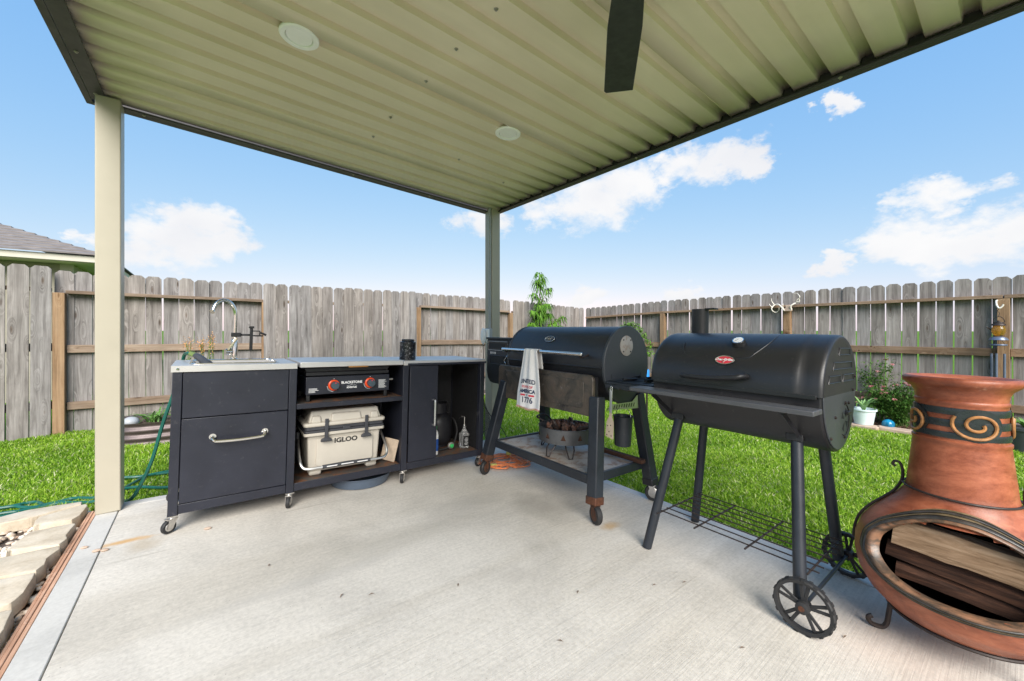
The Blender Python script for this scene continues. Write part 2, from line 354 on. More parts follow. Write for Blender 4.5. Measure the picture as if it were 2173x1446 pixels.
M['agave'] = islandmat('agave_leaf', [(0, (.14, .28, .09)), (1, (.26, .42, .16))], .45, .15)
M['petal_pink'] = islandmat('pink_petal', [(0, (.62, .22, .26)), (1, (.82, .48, .46))], .6, .2)
M['petal_orange'] = islandmat('orange_petal', [(0, (.70, .30, .08)), (1, (.80, .48, .20))], .6, .2)
M['stem'] = plain('plant_stem', (.14, .20, .06), .7)
M['bark'] = plain('bark', (.16, .11, .075), .9, var=.3)
def soil():
    g = G('lawn_soil'); n = g.noise(g.coords(), 14, 6, .7); c = g.ramp(n, [(.3, (.06, .13, .012)), (.6, (.11, .22, .02)), (.8, (.14, .15, .05))]); return g.out(c, .95, 0, .1)
M['soil'] = soil()
M['dirt'] = plain('garden_soil', (.085, .06, .045), .95, var=.4, scale=20, bump=.6, bscale=40)
def tinm():
    g = G('patterned_black_tin'); v = g.coords(); n = g.noise(v, 70, 5, .75, .8); z = g.n.new('ShaderNodeSeparateXYZ')
    c = g.ramp(n, [(.50, (.010, .010, .013)), (.56, (.02, .02, .025)), (.64, (.36, .36, .38))]); return g.out(c, .28, .2, .5)
M['tin'] = tinm()

# ------------------------------------------------------------------ mesh helpers
class MB:
    def __init__(s): s.v = []; s.f = []
    def add(s, vs, fs):
        b = len(s.v); s.v += [tuple(p) for p in vs]; s.f += [tuple(b+i for i in f) for f in fs]; return s
    def box(s, x0, x1, y0, y1, z0, z1):
        return s.add([(x0,y0,z0),(x1,y0,z0),(x1,y1,z0),(x0,y1,z0),(x0,y0,z1),(x1,y0,z1),(x1,y1,z1),(x0,y1,z1)], [(3,2,1,0),(4,5,6,7),(0,1,5,4),(1,2,6,5),(2,3,7,6),(3,0,4,7)])
    def obox(s, c, size, rot=None):
        m = rot if rot is not None else Matrix.Identity(3); a, b, d = (x/2 for x in size); c = Vector(c)
        P = [c + m @ Vector(p) for p in ((-a,-b,-d),(a,-b,-d),(a,b,-d),(-a,b,-d),(-a,-b,d),(a,-b,d),(a,b,d),(-a,b,d))]
        return s.add(P, [(3,2,1,0),(4,5,6,7),(0,1,5,4),(1,2,6,5),(2,3,7,6),(3,0,4,7)])
    def beam(s, p0, p1, w, d, up=(0, 0, 1)):
        p0, p1 = Vector(p0), Vector(p1); z = (p1-p0); ln = z.length; z.normalize(); x = Vector(up).cross(z)
        if x.length < 1e-4: x = Vector((1, 0, 0)).cross(z)
        x.normalize(); y = z.cross(x); m = Matrix((x, y, z)).transposed()
        return s.obox((p0+p1)/2, (w, d, ln), m)
    def tube(s, pts, r, n=10, closed=False, flat=1.0):
        P = [Vector(p) for p in pts]; k = len(P); rr = r if isinstance(r, (list, tuple)) else [r]*k
        T = []
        for i in range(k):
            a = P[(i-1) % k] if (closed or i > 0) else P[i]; b = P[(i+1) % k] if (closed or i < k-1) else P[i]; t = (b-a)
            T.append(t.normalized() if t.length > 1e-9 else Vector((0, 0, 1)))
        u = T[0].orthogonal().normalized(); V = []
        for i in range(k):
            u = u - T[i]*u.dot(T[i])
            if u.length < 1e-6: u = T[i].orthogonal()
            u.normalize(); w = T[i].cross(u)
            for j in range(n):
                a = 2*math.pi*j/n; V.append(P[i] + (u*math.cos(a) + w*math.sin(a)*flat)*rr[i])
        F = []
        for i in range(k if closed else k-1):
            i2 = (i+1) % k
            for j in range(n): F.append((i*n+j, i*n+(j+1) % n, i2*n+(j+1) % n, i2*n+j))
        if not closed: F.append(tuple(range(n-1, -1, -1))); F.append(tuple((k-1)*n+j for j in range(n)))
        return s.add(V, F)
    def cyl(s, p0, p1, r0, r1=None, n=20): return s.tube([p0, p1], [r0, r1 if r1 is not None else r0], n)
    def lathe(s, prof, c, n=32, caps=True, axis='z'):
        V = []; F = []; k = len(prof)
        for (r, z) in prof:
            for j in range(n):
                a = 2*math.pi*j/n; p = (r*math.cos(a), r*math.sin(a), z)
                if axis == 'x': p = (z, p[0], p[1])
                if axis == 'y': p = (p[0], z, p[1])
                V.append((c[0]+p[0], c[1]+p[1], c[2]+p[2]))
        for i in range(k-1):
            for j in range(n): F.append((i*n+j, i*n+(j+1) % n, (i+1)*n+(j+1) % n, (i+1)*n+j))
        if caps: F.append(tuple(range(n-1, -1, -1))); F.append(tuple((k-1)*n+j for j in range(n)))
        return s.add(V, F)
    def prism(s, pts, axis, a, b):
        n = len(pts)
        def q(p, h): return {'x': (h, p[0], p[1]), 'y': (p[0], h, p[1]), 'z': (p[0], p[1], h)}[axis]
        V = [q(p, a) for p in pts] + [q(p, b) for p in pts]
        return s.add(V, [tuple(range(n-1, -1, -1)), tuple(range(n, 2*n))] + [(i, (i+1) % n, n+(i+1) % n, n+i) for i in range(n)])
    def ell(s, c, rx, ry, rz, nu=20, nv=12):
        V = []; F = []
        for i in range(nv+1):
            p = math.pi*i/nv
            for j in range(nu):
                a = 2*math.pi*j/nu; V.append((c[0]+rx*math.sin(p)*math.cos(a), c[1]+ry*math.sin(p)*math.sin(a), c[2]+rz*math.cos(p)))
        for i in range(nv):
            for j in range(nu): F.append((i*nu+j, (i+1)*nu+j, (i+1)*nu+(j+1) % nu, i*nu+(j+1) % nu))
        return s.add(V, F)
    def grid(s, fn, nu, nv):
        V = [fn(i/nu, j/nv) for i in range(nu+1) for j in range(nv+1)]
        return s.add(V, [(i*(nv+1)+j, (i+1)*(nv+1)+j, (i+1)*(nv+1)+j+1, i*(nv+1)+j+1) for i in range(nu) for j in range(nv)])
    def mesh(s, name, off=(0, 0, 0), sharp=35, flatshade=False):
        me = bpy.data.meshes.new(name); o = off
        me.from_pydata([(p[0]-o[0], p[1]-o[1], p[2]-o[2]) for p in s.v], [], s.f)
        bm = bmesh.new(); bm.from_mesh(me); bmesh.ops.recalc_face_normals(bm, faces=bm.faces); bm.to_mesh(me); bm.free()
        if not flatshade:
            me.shade_smooth(); me.set_sharp_from_angle(angle=R(sharp))
        return me
def text_shape(txt, size, bold=0.0):
    cu = bpy.data.curves.new('lettering', 'FONT'); cu.body = txt; cu.size = size; cu.align_x = 'CENTER'; cu.align_y = 'CENTER'; cu.offset = bold; cu.resolution_u = 3
    o = bpy.data.objects.new('lettering', cu); C.objects.link(o)
    dg = bpy.context.evaluated_depsgraph_get(); me = bpy.data.meshes.new_from_object(o.evaluated_get(dg))
    V = [tuple(v.co) for v in me.vertices]; F = [tuple(p.vertices) for p in me.polygons]
    bpy.data.objects.remove(o); bpy.data.curves.remove(cu); bpy.data.meshes.remove(me)
    return V, F
SLOPE = 0.0285
def slab_z(x): return -SLOPE*x
class Thing:
    """an Empty at the thing's base that parents its parts; parts are given in patio coordinates (z above the slab)"""
    def __init__(s, name, label, cat, org, group=None, tilt=True, z=None):
        s.e = bpy.data.objects.new(name, None); C.objects.link(s.e); s.e.empty_display_size = .1
        s.org = (org[0], org[1], 0.0)
        zz = slab_z(org[0]) if z is None else z
        s.e.location = (org[0], org[1], zz)
        if tilt: s.e.rotation_euler = (0, math.atan(SLOPE), 0)
        s.e['label'] = label; s.e['category'] = cat
        if group: s.e['group'] = group
    def part(s, name, mb, mat, parent=None, bevel=0, label=None, sharp=35, seg=2, stuff=False, flatshade=False):
        me = mb.mesh(name, s.org, sharp, flatshade); me.materials.append(M[mat] if isinstance(mat, str) else mat)
        o = bpy.data.objects.new(name, me); C.objects.link(o); o.parent = parent if parent is not None else s.e
        if bevel:
            b = o.modifiers.new('bevel', 'BEVEL'); b.width = bevel; b.segments = seg; b.limit_method = 'ANGLE'; b.angle_limit = R(40)
        if label: o['label'] = label
        if stuff: o['kind'] = 'stuff'
        return o
def single(name, mb, mat, label, cat, org, group=None, tilt=True, z=None, bevel=0, sharp=35, kind=None):
    me = mb.mesh(name, (org[0], org[1], 0), sharp); me.materials.append(M[mat]); o = bpy.data.objects.new(name, me); C.objects.link(o)
    o.location = (org[0], org[1], slab_z(org[0]) if z is None else z)
    if tilt: o.rotation_euler = (0, math.atan(SLOPE), 0)
    if kind: o['kind'] = kind
    if label: o['label'] = label
    if cat: o['category'] = cat
    if group: o['group'] = group
    if bevel:
        b = o.modifiers.new('bevel', 'BEVEL'); b.width = bevel; b.segments = 2; b.limit_method = 'ANGLE'; b.angle_limit = R(40)
    return o
def rrect(x0, x1, y0, y1, r, n=5):
    P = []
    for cx, cy, a0 in ((x1-r, y1-r, 0), (x0+r, y1-r, 90), (x0+r, y0+r, 180), (x1-r, y0+r, 270)):
        for i in range(n+1):
            a = R(a0+90*i/n); P.append((cx+r*math.cos(a), cy+r*math.sin(a)))
    return P
def smooth_path(pts, n=8, closed=False):
    P = [Vector(p) for p in pts]; k = len(P); out = []
    rg = range(k) if closed else range(k-1)
    for i in rg:
        p0 = P[(i-1) % k] if (closed or i > 0) else P[i]; p1 = P[i]; p2 = P[(i+1) % k]; p3 = P[(i+2) % k] if (closed or i+2 < k) else P[(i+1) % k]
        for j in range(n):
            t = j/n; out.append(.5*((2*p1)+(-p0+p2)*t+(2*p0-5*p1+4*p2-p3)*t*t+(-p0+3*p1-3*p2+p3)*t**3))
    if not closed: out.append(P[-1])
    return out

# ================================================================== SETTING
def lawn_z(x): return -.095 - .010*max(-4.0, min(9.0, x))
mb = MB(); xs = [-300, -4, 9, 300]
for i in range(3):
    mb.add([(xs[i], -300, lawn_z(xs[i])), (xs[i+1], -300, lawn_z(xs[i+1])), (xs[i+1], 300, lawn_z(xs[i+1])), (xs[i], 300, lawn_z(xs[i]))], [(0, 1, 2, 3)])
single('lawn', mb, 'soil', None, None, (0, 0), tilt=False, z=0, kind='structure')
slab = single('patio_slab', MB().box(-.500, 2.501, -3, 3.508, -.20, -.010), 'border', None, None, (0, 0), kind='structure')
def slab_piece(name, mb, mat):
    me = mb.mesh(name); me.materials.append(M[mat]); o = bpy.data.objects.new(name, me); C.objects.link(o); o.parent = slab
    b = o.modifiers.new('bevel', 'BEVEL'); b.width = .004; b.segments = 2; b.limit_method = 'ANGLE'; return o
slab_piece('slab_panel', MB().box(-.402, 2.420, -3, 3.428, -.012, 0), 'concrete')
slab_piece('border_strip', MB().box(-.502, -.405, -3, 3.510, -.012, 0), 'border')
slab_piece('border_strip', MB().box(2.423, 2.503, -3, 3.510, -.012, 0), 'border')
slab_piece('border_strip', MB().box(-.402, 2.420, 3.431, 3.510, -.012, 0), 'border')
# pebble bed beside the slab
single('gravel_bed', MB().box(-2.2, -.56, -1, 3.60, -.10, -.055), 'dirt', None, None, (-.6, 2), kind='structure')

def proj_u(x, y):
    s, c = math.sin(R(YAW)), math.cos(R(YAW)); d = x*s+y*c; r = x*c-y*s
    return np.where(d > .05, 1086.5+845*r/np.maximum(d, .05), 99999), d
def grass_patch(x0, x1, y0, y1, dens, hh, ww, keep):
    n = int((x1-x0)*(y1-y0)*dens); x = rng.uniform(x0, x1, n); y = rng.uniform(y0, y1, n)
    u, d = proj_u(x, y); k = (u > -350) & (u < 2560) & keep(x, y); x = x[k]; y = y[k]; n = len(x)
    z = -.095 - .010*np.clip(x, -4, 9)
    a = rng.uniform(0, 2*np.pi, n); clump = .75+.5*np.sin(x*5.1+np.sin(y*3.7)*2)*np.sin(y*4.3+1)
    h = rng.uniform(hh*.45, hh*1.1, n)*np.clip(clump, .6, 1.3); w = rng.uniform(ww*.6, ww*1.2, n)/2
    lean = rng.uniform(.15, 1.15, n)*h; la = rng.uniform(0, 2*np.pi, n)
    cx, sx = np.cos(a)*w, np.sin(a)*w; lx, ly = np.cos(la)*lean, np.sin(la)*lean
    P = np.empty((n, 5, 3))
    P[:, 0] = np.stack([x-cx, y-sx, z-.01], 1); P[:, 1] = np.stack([x+cx, y+sx, z-.01], 1)
    P[:, 2] = np.stack([x+cx*.85+lx*.35, y+sx*.85+ly*.35, z+h*.62], 1); P[:, 3] = np.stack([x-cx*.85+lx*.35, y-sx*.85+ly*.35, z+h*.62], 1)
    P[:, 4] = np.stack([x+lx, y+ly, z+h*rng.uniform(.7, 1.05, n)], 1)
    return P
inslab = lambda x, y: (x > -.52) & (x < 2.515) & (y < 3.52)
bedmask = lambda x, y: (x > 6.72+.06*np.sin(y*3)) | ((y > 6.15+.05*np.sin(x*4)) & (x > 3.2))
pl = lambda x, y: (((x+.05)/.72)**2+((y-5.85)/.36)**2 < 1)
keepA = lambda x, y: ~inslab(x, y) & ~bedmask(x, y) & ~pl(x, y) & ~((x < -.5) & (y < 3.68+.03*np.sin(x*9)))
P = np.concatenate([
    grass_patch(2.5, 4.2, -1.2, 3.5, 17000, .052, .0068, keepA),
    grass_patch(4.2, 6.9, -2.0, 4.5, 7500, .055, .0085, keepA),
    grass_patch(-.5, 6.9, 3.5, 6.6, 5200, .055, .009, lambda x, y: keepA(x, y) & ~((x > 4.2) & (y < 4.5)) & ~((x<1.6)&(y<4.6))),
    grass_patch(-2.6, 1.6, 3.5, 4.6, 13000, .048, .0066, keepA),
    grass_patch(-2.8, -.5, 4.6, 6.7, 8500, .052, .0075, keepA)])
n = len(P); me = bpy.data.meshes.new('lawn_grass'); me.vertices.add(n*5); me.vertices.foreach_set('co', P.reshape(-1))
base = np.arange(n)*5
lv = np.stack([base, base+1, base+2, base+3, base+3, base+2, base+4], 1).reshape(-1)
me.loops.add(n*7); me.loops.foreach_set('vertex_index', lv.astype(np.int32))
ls = np.stack([np.arange(n)*7, np.arange(n)*7+4], 1).reshape(-1)
me.polygons.add(n*2); me.polygons.foreach_set('loop_start', ls.astype(np.int32)); me.update(calc_edges=True); me.validate()
me.materials.append(M['grass']); go = bpy.data.objects.new('lawn_grass', me); C.objects.link(go)
go['kind'] = 'stuff'; go['label'] = 'bright green lawn grass around the patio slab'; go['category'] = 'grass'

# pebbles
ico = bmesh.new(); bmesh.ops.create_icosphere(ico, subdivisions=1, radius=1); iv = np.array([v.co[:] for v in ico.verts]); ifc = np.array([[v.index for v in f.verts] for f in ico.faces]); ico.free()
def scatter(name, mat, label, cat, x, y, z, size, flat, jz=.0):
    n = len(x); sc = rng.uniform(.6, 1.3, (n, 3))*size; sc[:, 2] *= flat
    V = iv[None]*sc[:, None]; V = V*(1+rng.uniform(-.12, .12, (n, len(iv), 1)))
    a = rng.uniform(0, 2*np.pi, n); ca, sa = np.cos(a)[:, None], np.sin(a)[:, None]
    t = rng.uniform(-.5, .5, n)[:, None]; X = V[..., 0]; Y = V[..., 1]; Z = V[..., 2]+X*t
    W = np.stack([X*ca-Y*sa+x[:, None], X*sa+Y*ca+y[:, None], Z+z[:, None]], 2)
    F = (ifc[None]+(np.arange(n)*len(iv))[:, None, None]).reshape(-1, 3)
    me = bpy.data.meshes.new(name); me.from_pydata(W.reshape(-1, 3).tolist(), [], F.tolist()); me.shade_smooth()
    me.materials.append(M[mat]); o = bpy.data.objects.new(name, me); C.objects.link(o); o['kind'] = 'stuff'; o['label'] = label; o['category'] = cat; return o
n = 2600; x = rng.uniform(-1.25, -.555, n); y = rng.uniform(1.6, 3.62, n)
scatter('pebbles', 'pebble', 'tan river pebbles between the limestone pavers', 'pebbles', x, y, -.045-SLOPE*x+rng.uniform(-.01, .012, n), .017, .55)
# limestone pavers
stones = dict(
 A=([(-1.02, 3.50), (-.866, 3.59), (-.823, 3.605), (-.695, 3.60), (-.594, 3.585), (-.589, 3.535), (-.747, 3.462), (-.772, 3.446), (-.90, 3.44), (-1.0, 3.45)], 'long flat limestone paver nearest the green hose'),
 B=([(-.566, 3.528), (-.555, 3.487), (-.560, 3.338), (-.582, 3.28), (-.711, 3.322), (-.732, 3.312), (-.743, 3.398), (-.736, 3.447), (-.60, 3.52)], 'pale limestone paver closest to the tan left post'),
 C=([(-.555, 3.207), (-.564, 3.058), (-.55, 3.011), (-.565, 2.945), (-.737, 3.016), (-.748, 3.002), (-.75, 3.079), (-.722, 3.225), (-.571, 3.222)], 'greyish limestone paver beside the loose tan gravel'),
 D=([(-.564, 2.928), (-.553, 2.89), (-.579, 2.805), (-.572, 2.741), (-.585, 2.687), (-.693, 2.714), (-.95, 2.80), (-.98, 3.02), (-.749, 2.938)], 'broad cream limestone paver, third from the bottom left corner'),
 E=([(-.584, 2.671), (-.58, 2.623), (-.577, 2.487), (-.592, 2.425), (-.619, 2.415), (-.90, 2.50), (-.94, 2.77), (-.682, 2.688)], 'cream limestone paver second from the bottom left corner'),
 F=([(-.575, 2.370), (-.562, 2.234), (-.560, 2.10), (-.60, 1.98), (-.85, 2.05), (-.90, 2.44), (-.62, 2.385)], 'limestone paver cut off at the bottom left corner'))
for k, (pts, lab) in stones.items():
    cx = sum(p[0] for p in pts)/len(pts); cy = sum(p[1] for p in pts)/len(pts)
    bm = bmesh.new(); vs_ = [bm.verts.new((p[0]-cx, p[1]-cy, .012)) for p in pts]; f = bm.faces.new(vs_)
    ex = bmesh.ops.extrude_face_region(bm, geom=[f]); bmesh.ops.translate(bm, verts=[v for v in ex['geom'] if isinstance(v, bmesh.types.BMVert)], vec=(0, 0, -.062))
    for v in bm.verts:
        if v.co.z < 0: v.co.x *= 1.04; v.co.y *= 1.04
    bmesh.ops.bevel(bm, geom=[e for e in bm.edges], offset=.0055, segments=2, affect='EDGES', profile=.6)
    bmesh.ops.triangulate(bm, faces=[f for f in bm.faces if len(f.verts) > 4]); bmesh.ops.subdivide_edges(bm, edges=bm.edges[:], cuts=1)
    for v in bm.verts: v.co += Vector((rng.uniform(-1, 1), rng.uniform(-1, 1), rng.uniform(-.4, .4)))*.0014
    bmesh.ops.recalc_face_normals(bm, faces=bm.faces)
    me = bpy.data.meshes.new('paver'); bm.to_mesh(me); bm.free(); me.shade_smooth(); me.set_sharp_from_angle(angle=R(24)); me.materials.append(M['paver'])
    o = bpy.data.objects.new('limestone_paver', me); C.objects.link(o); o.location = (cx, cy, slab_z(cx)+.010); o.rotation_euler = (R(rng.uniform(-1, 1)), R(rng.uniform(-1, 1)), 0)
    o['label'] = lab; o['category'] = 'paver'; o['group'] = 'limestone pavers beside the slab'
mb = MB()
for i, (a, b, h) in enumerate(((-.546, -.534, -.010), (-.5335, -.521, -.006), (-.5205, -.5055, -.009))): mb.box(a, b, .6, 3.462, -.12, h)
single('form_board', mb, 'form_board', 'reddish brown timber form board along the left slab edge', 'board', (-.525, 2), bevel=.003)

# ------------------------------------------------------------------ patio cover
RS = .0555
def rz(x, z): return z - RS*x
class SMB(MB):
    def sbox(s, x0, x1, y0, y1, z0, z1):
        b = len(s.v); s.box(x0, x1, y0, y1, z0, z1); s.v[b:] = [(p[0], p[1], rz(p[0], p[2])) for p in s.v[b:]]; return s
cov = Thing('patio_cover', 'tan ribbed metal patio cover on two square posts with dark fascia', 'patio cover', (-.45, 3.42), tilt=False, z=0)
PITCH = .160; ZP = 2.492
prof = [(0, 0), (.102, 0), (.109, .029), (.152, .029), (.160, 0)]
def roof_sheet(y_hi, ribs, x0=-.485, x1=2.462, dz0=0):
    pts = []; y = y_hi
    for k in range(ribs):
        for (dy, dz) in prof[:-1]: pts.append((y-dy, dz))
        y -= PITCH
    pts.append((y-.004, 0))
    mb = MB(); V = []; nx = 7
    for i in range(nx):
        x = x0+(x1-x0)*i/(nx-1)
        for (yy, dz) in pts: V.append((x, yy, rz(x, ZP+dz+dz0)))
    n = len(pts); F = [(i*n+j, (i+1)*n+j, (i+1)*n+j+1, i*n+j+1) for i in range(nx-1) for j in range(n-1)]
    mb.add(V, F); return mb
ys = 1.894+.128+PITCH*9
for k, ribs in enumerate((3, 6, 6, 6, 6)):
    o = cov.part('roof_panel', roof_sheet(ys, ribs, dz0=.004*(k % 2)), 'roof', sharp=20); ys -= PITCH*ribs
    sd = o.modifiers.new('thickness', 'SOLIDIFY'); sd.thickness = .0025; sd.offset = 0
YB = ys
cov.part('fascia', SMB().sbox(-.566, 2.486, 3.500, 3.535, 2.466, 2.60).sbox(-.47, 2.43, 3.447, 3.499, 2.466, 2.476), 'fascia', bevel=.002)
cov.part('fascia', SMB().sbox(-.566, -.532, YB, 3.499, 2.466, 2.60).sbox(-.531, -.462, YB, 3.446, 2.466, 2.476), 'fascia', bevel=.002)
cov.part('fascia', SMB().sbox(2.452, 2.486, YB, 3.499, 2.466, 2.60).sbox(2.431, 2.451, YB, 3.446, 2.466, 2.476), 'fascia', bevel=.002)
cov.part('post', MB().box(-.504, -.393, 3.352, 3.497, .013, 2.497), 'post', bevel=.006)
cov.part('post', MB().box(2.352, 2.458, 3.372, 3.497, -.066, 2.358), 'post', bevel=.006)
for (x, y) in [(.96, 1.345), (.948, 1.653), (.944, 1.968), (.93, 2.443), (.929, 2.761), (1.544, 2.652), (2.054, 2.769)]:
    z = rz(x, ZP); cov.part('screw', MB().lathe([(.010, 0), (.010, -.002), (.0055, -.003), (.0055, -.008)], (x, y, z), 8), 'screw')
for (x, y) in [(-.50, 2.9), (-.50, 3.35), (-.30, 3.47), (.35, 3.47), (1.0, 3.47), (1.7, 3.47), (2.44, .55), (2.44, 1.7), (2.44, 2.7)]:
    z = rz(x, 2.466); cov.part('screw', MB().lathe([(.009, 0), (.009, -.002), (.005, -.003), (.005, -.007)], (x, y, z), 8), 'screw')
for i, (x, y, lab) in enumerate([(.354, 2.072, 'round white recessed light in the roof above the sink end'), (1.592, 2.096, 'round white recessed light in the roof nearer the far post')]):
    z = rz(x, ZP); t = Thing('recessed_light', lab, 'light', (x, y), 'recessed ceiling lights', tilt=False, z=z)
    t.e.rotation_euler = (0, math.atan(RS), 0)
    t.part('trim_ring', MB().lathe([(.084, .004), (.084, -.004), (.078, -.009), (.060, -.009), (.056, -.002), (.056, .004)], (x, y, 0), 40), 'white_plastic')
    t.part('diffuser', MB().lathe([(.055, -.003), (.035, .004), (.001, .006)], (x, y, 0), 40), 'white_plastic')
# ceiling fan: the photo shows one blade only; hub and the other two are above the frame
hx, hy, bz = .866, .611, 2.10
t = Thing('ceiling_fan', 'dark ceiling fan with one blade hanging into the top of the view', 'ceiling fan', (hx, hy), tilt=False, z=0)
t.part('canopy', MB().lathe([(.065, rz(hx, ZP)), (.065, 2.40), (.03, 2.37), (.012, 2.365)], (hx, hy, 0), 24), 'blade')
t.part('downrod', MB().cyl((hx, hy, 2.36), (hx, hy, 2.20), .011), 'blade')
t.part('motor_housing', MB().lathe([(.03, 2.22), (.085, 2.205), (.10, 2.16), (.095, 2.11), (.07, 2.085), (.01, 2.075)], (hx, hy, 0), 32), 'blade')
for k in range(3):
    a = math.atan2(.65, .76)+k*2*math.pi/3; d = Vector((math.cos(a), math.sin(a), 0)); s_ = Vector((-d.y, d.x, 0))
    pts = [(.16, -.046), (.30, -.056), (.655, -.058), (.668, .050), (.655, .058), (.30, .056), (.16, .046)]
    mbp = MB(); V = []
    for zz in (0, .007):
        for (l, w) in pts: p = Vector((hx, hy, bz+zz+w*.07))+d*l+s_*w; V.append(p)
    n = len(pts); mbp.add(V, [tuple(range(n-1, -1, -1)), tuple(range(n, 2*n))]+[(i, (i+1) % n, n+(i+1) % n, n+i) for i in range(n)])
    b = t.part('blade', mbp, 'blade', bevel=.002)
    t.part('blade_arm', MB().beam(Vector((hx, hy, bz+.02))+d*.08, Vector((hx, hy, bz+.014))+d*.22, .03, .006), 'iron', b)

# ------------------------------------------------------------------ fences
def interp(x, tab):
    xs_, ys_ = zip(*tab); return float(np.interp(x, xs_, ys_))
backtop = lambda x: interp(x, [(-4, 1.80), (-1.35, 1.795), (-1.2, 1.766), (.6, 1.752), (.9, 1.745), (2.87, 1.757), (4.13, 1.737), (5.44, 1.70), (7.3, 1.605)])
sidetop = lambda y: interp(y, [(-2, 1.735), (.07, 1.722), (2.07, 1.708), (4.5, 1.68), (6.6, 1.612)])
def picket_mesh(i, w=.1425, h=1.88, d=.016):
    rr = random.Random(i); w = w*rr.uniform(.975, 1.02); c = .032*rr.uniform(.85, 1.1); j = lambda: rr.uniform(-.002, .002)
    pts = [(-w/2+j(), 0), (w/2+j(), 0), (w/2+j(), h*.5), (w/2+j(), h-c), (w/2-c, h+j()), (-w/2+c, h+j()), (-w/2+j(), h-c), (-w/2+j(), h*.5)]
    mbp = MB().prism(pts, 'y', -d/2, d/2); me = mbp.mesh('picket', flatshade=True); me.materials.append(M['picket']); return me
PM = [picket_mesh(i) for i in range(8)]; PMB = [picket_mesh(i+20, .1485) for i in range(8)]
PMH = 1.88
def add_picket(parent, loc, rotz, org, pm=PM):
    o = bpy.data.objects.new('picket', random.choice(pm)); C.objects.link(o); o.parent = parent
    o.location = (loc[0]-org[0], loc[1]-org[1], loc[2]); o.rotation_euler = (R(random.uniform(-.35, .35)), R(random.uniform(-.35, .35)), rotz+R(random.uniform(-.8, .8))+(math.pi if random.random() < .5 else 0))
bf = Thing('back_fence', 'weathered grey board fence across the back behind the outdoor kitchen', 'fence', (2, 6.62), tilt=False, z=0)
x = -4.6; near_rng = lambda x: x < -1.33 or .745 < x < 3.02 or x > 5.10
while x < 7.33:
    y = 6.565 if near_rng(x) else 6.665
    add_picket(bf.e, (x, y, backtop(x)-PMH+random.uniform(-.008, .008)), 0, bf.org, PMB); x += .1535 if not x < -1.5 else .160
def rail_x(x0, x1, dz, hh, dd, y):
    n = 4; mbp = MB(); V = []
    for i in range(n+1):
        x = x0+(x1-x0)*i/n; z = backtop(x)+dz
        V += [(x, y-dd/2, z-hh/2), (x, y+dd/2, z-hh/2), (x, y+dd/2, z+hh/2), (x, y-dd/2, z+hh/2)]
    F = [(0, 3, 2, 1), (n*4, n*4+1, n*4+2, n*4+3)]+[(i*4+j, i*4+(j+1) % 4, (i+1)*4+(j+1) % 4, (i+1)*4+j) for i in range(n) for j in range(4)]
    mbp.add(V, F); bf.part('rail', mbp, 'rail', bevel=.003)
for (a, b) in [(-4.5, -1.33), (-1.215, .742), (.75, 2.96), (3.055, 5.04), (5.135, 7.3)]:
    rail_x(a, b, -.245, .038, .088, 6.612); rail_x(a, b, -.885, .088, .038, 6.635); rail_x(a, b, -1.53, .088, .038, 6.635)
for x in (-1.268, .70, 3.01, 5.09): bf.part('fence_post', MB().box(x-.047, x+.047, 6.568, 6.654, -.5, backtop(x)-.266), 'post_wood', bevel=.004)
sf = Thing('side_fence', 'weathered grey board fence on the right with brown rails and posts', 'fence', (7.34, 2), tilt=False, z=0)
y = 6.50
while y > -2.6:
    add_picket(sf.e, (7.385, y, sidetop(y)-PMH+random.uniform(-.006, .006)), R(90), sf.org); y -= .1545
def rail_y(y0, y1, dz, hh, dd, x):
    n = 4; mbp = MB(); V = []
    for i in range(n+1):
        y = y0+(y1-y0)*i/n; z = sidetop(y)+dz
        V += [(x-dd/2, y, z-hh/2), (x+dd/2, y, z-hh/2), (x+dd/2, y, z+hh/2), (x-dd/2, y, z+hh/2)]
    F = [(0, 1, 2, 3), (n*4, n*4+3, n*4+2, n*4+1)]+[(i*4+j, (i+1)*4+j, (i+1)*4+(j+1) % 4, i*4+(j+1) % 4) for i in range(n) for j in range(4)]
    mbp.add(V, F); sf.part('rail', mbp, 'rail_y', bevel=.003)
posts_y = [4.475, 2.312, .155, -2.1]
segs = [(6.5, 4.53), (4.42, 2.36), (2.26, .205), (.105, -2.04)]
for (a, b) in segs:
    rail_y(a, b, -.885, .092, .038, 7.352); rail_y(a, b, -1.53, .088, .038, 7.352)
for (a, b) in [(6.5, 4.48), (4.47, 2.32), (2.31, .16), (.15, -2.2)]: rail_y(a, b, -.238, .040, .088, 7.330)
for y in posts_y: sf.part('fence_post', MB().box(7.282, 7.372, y-.047, y+.047, -.5, sidetop(y)-.262), 'post_wood', bevel=.004)

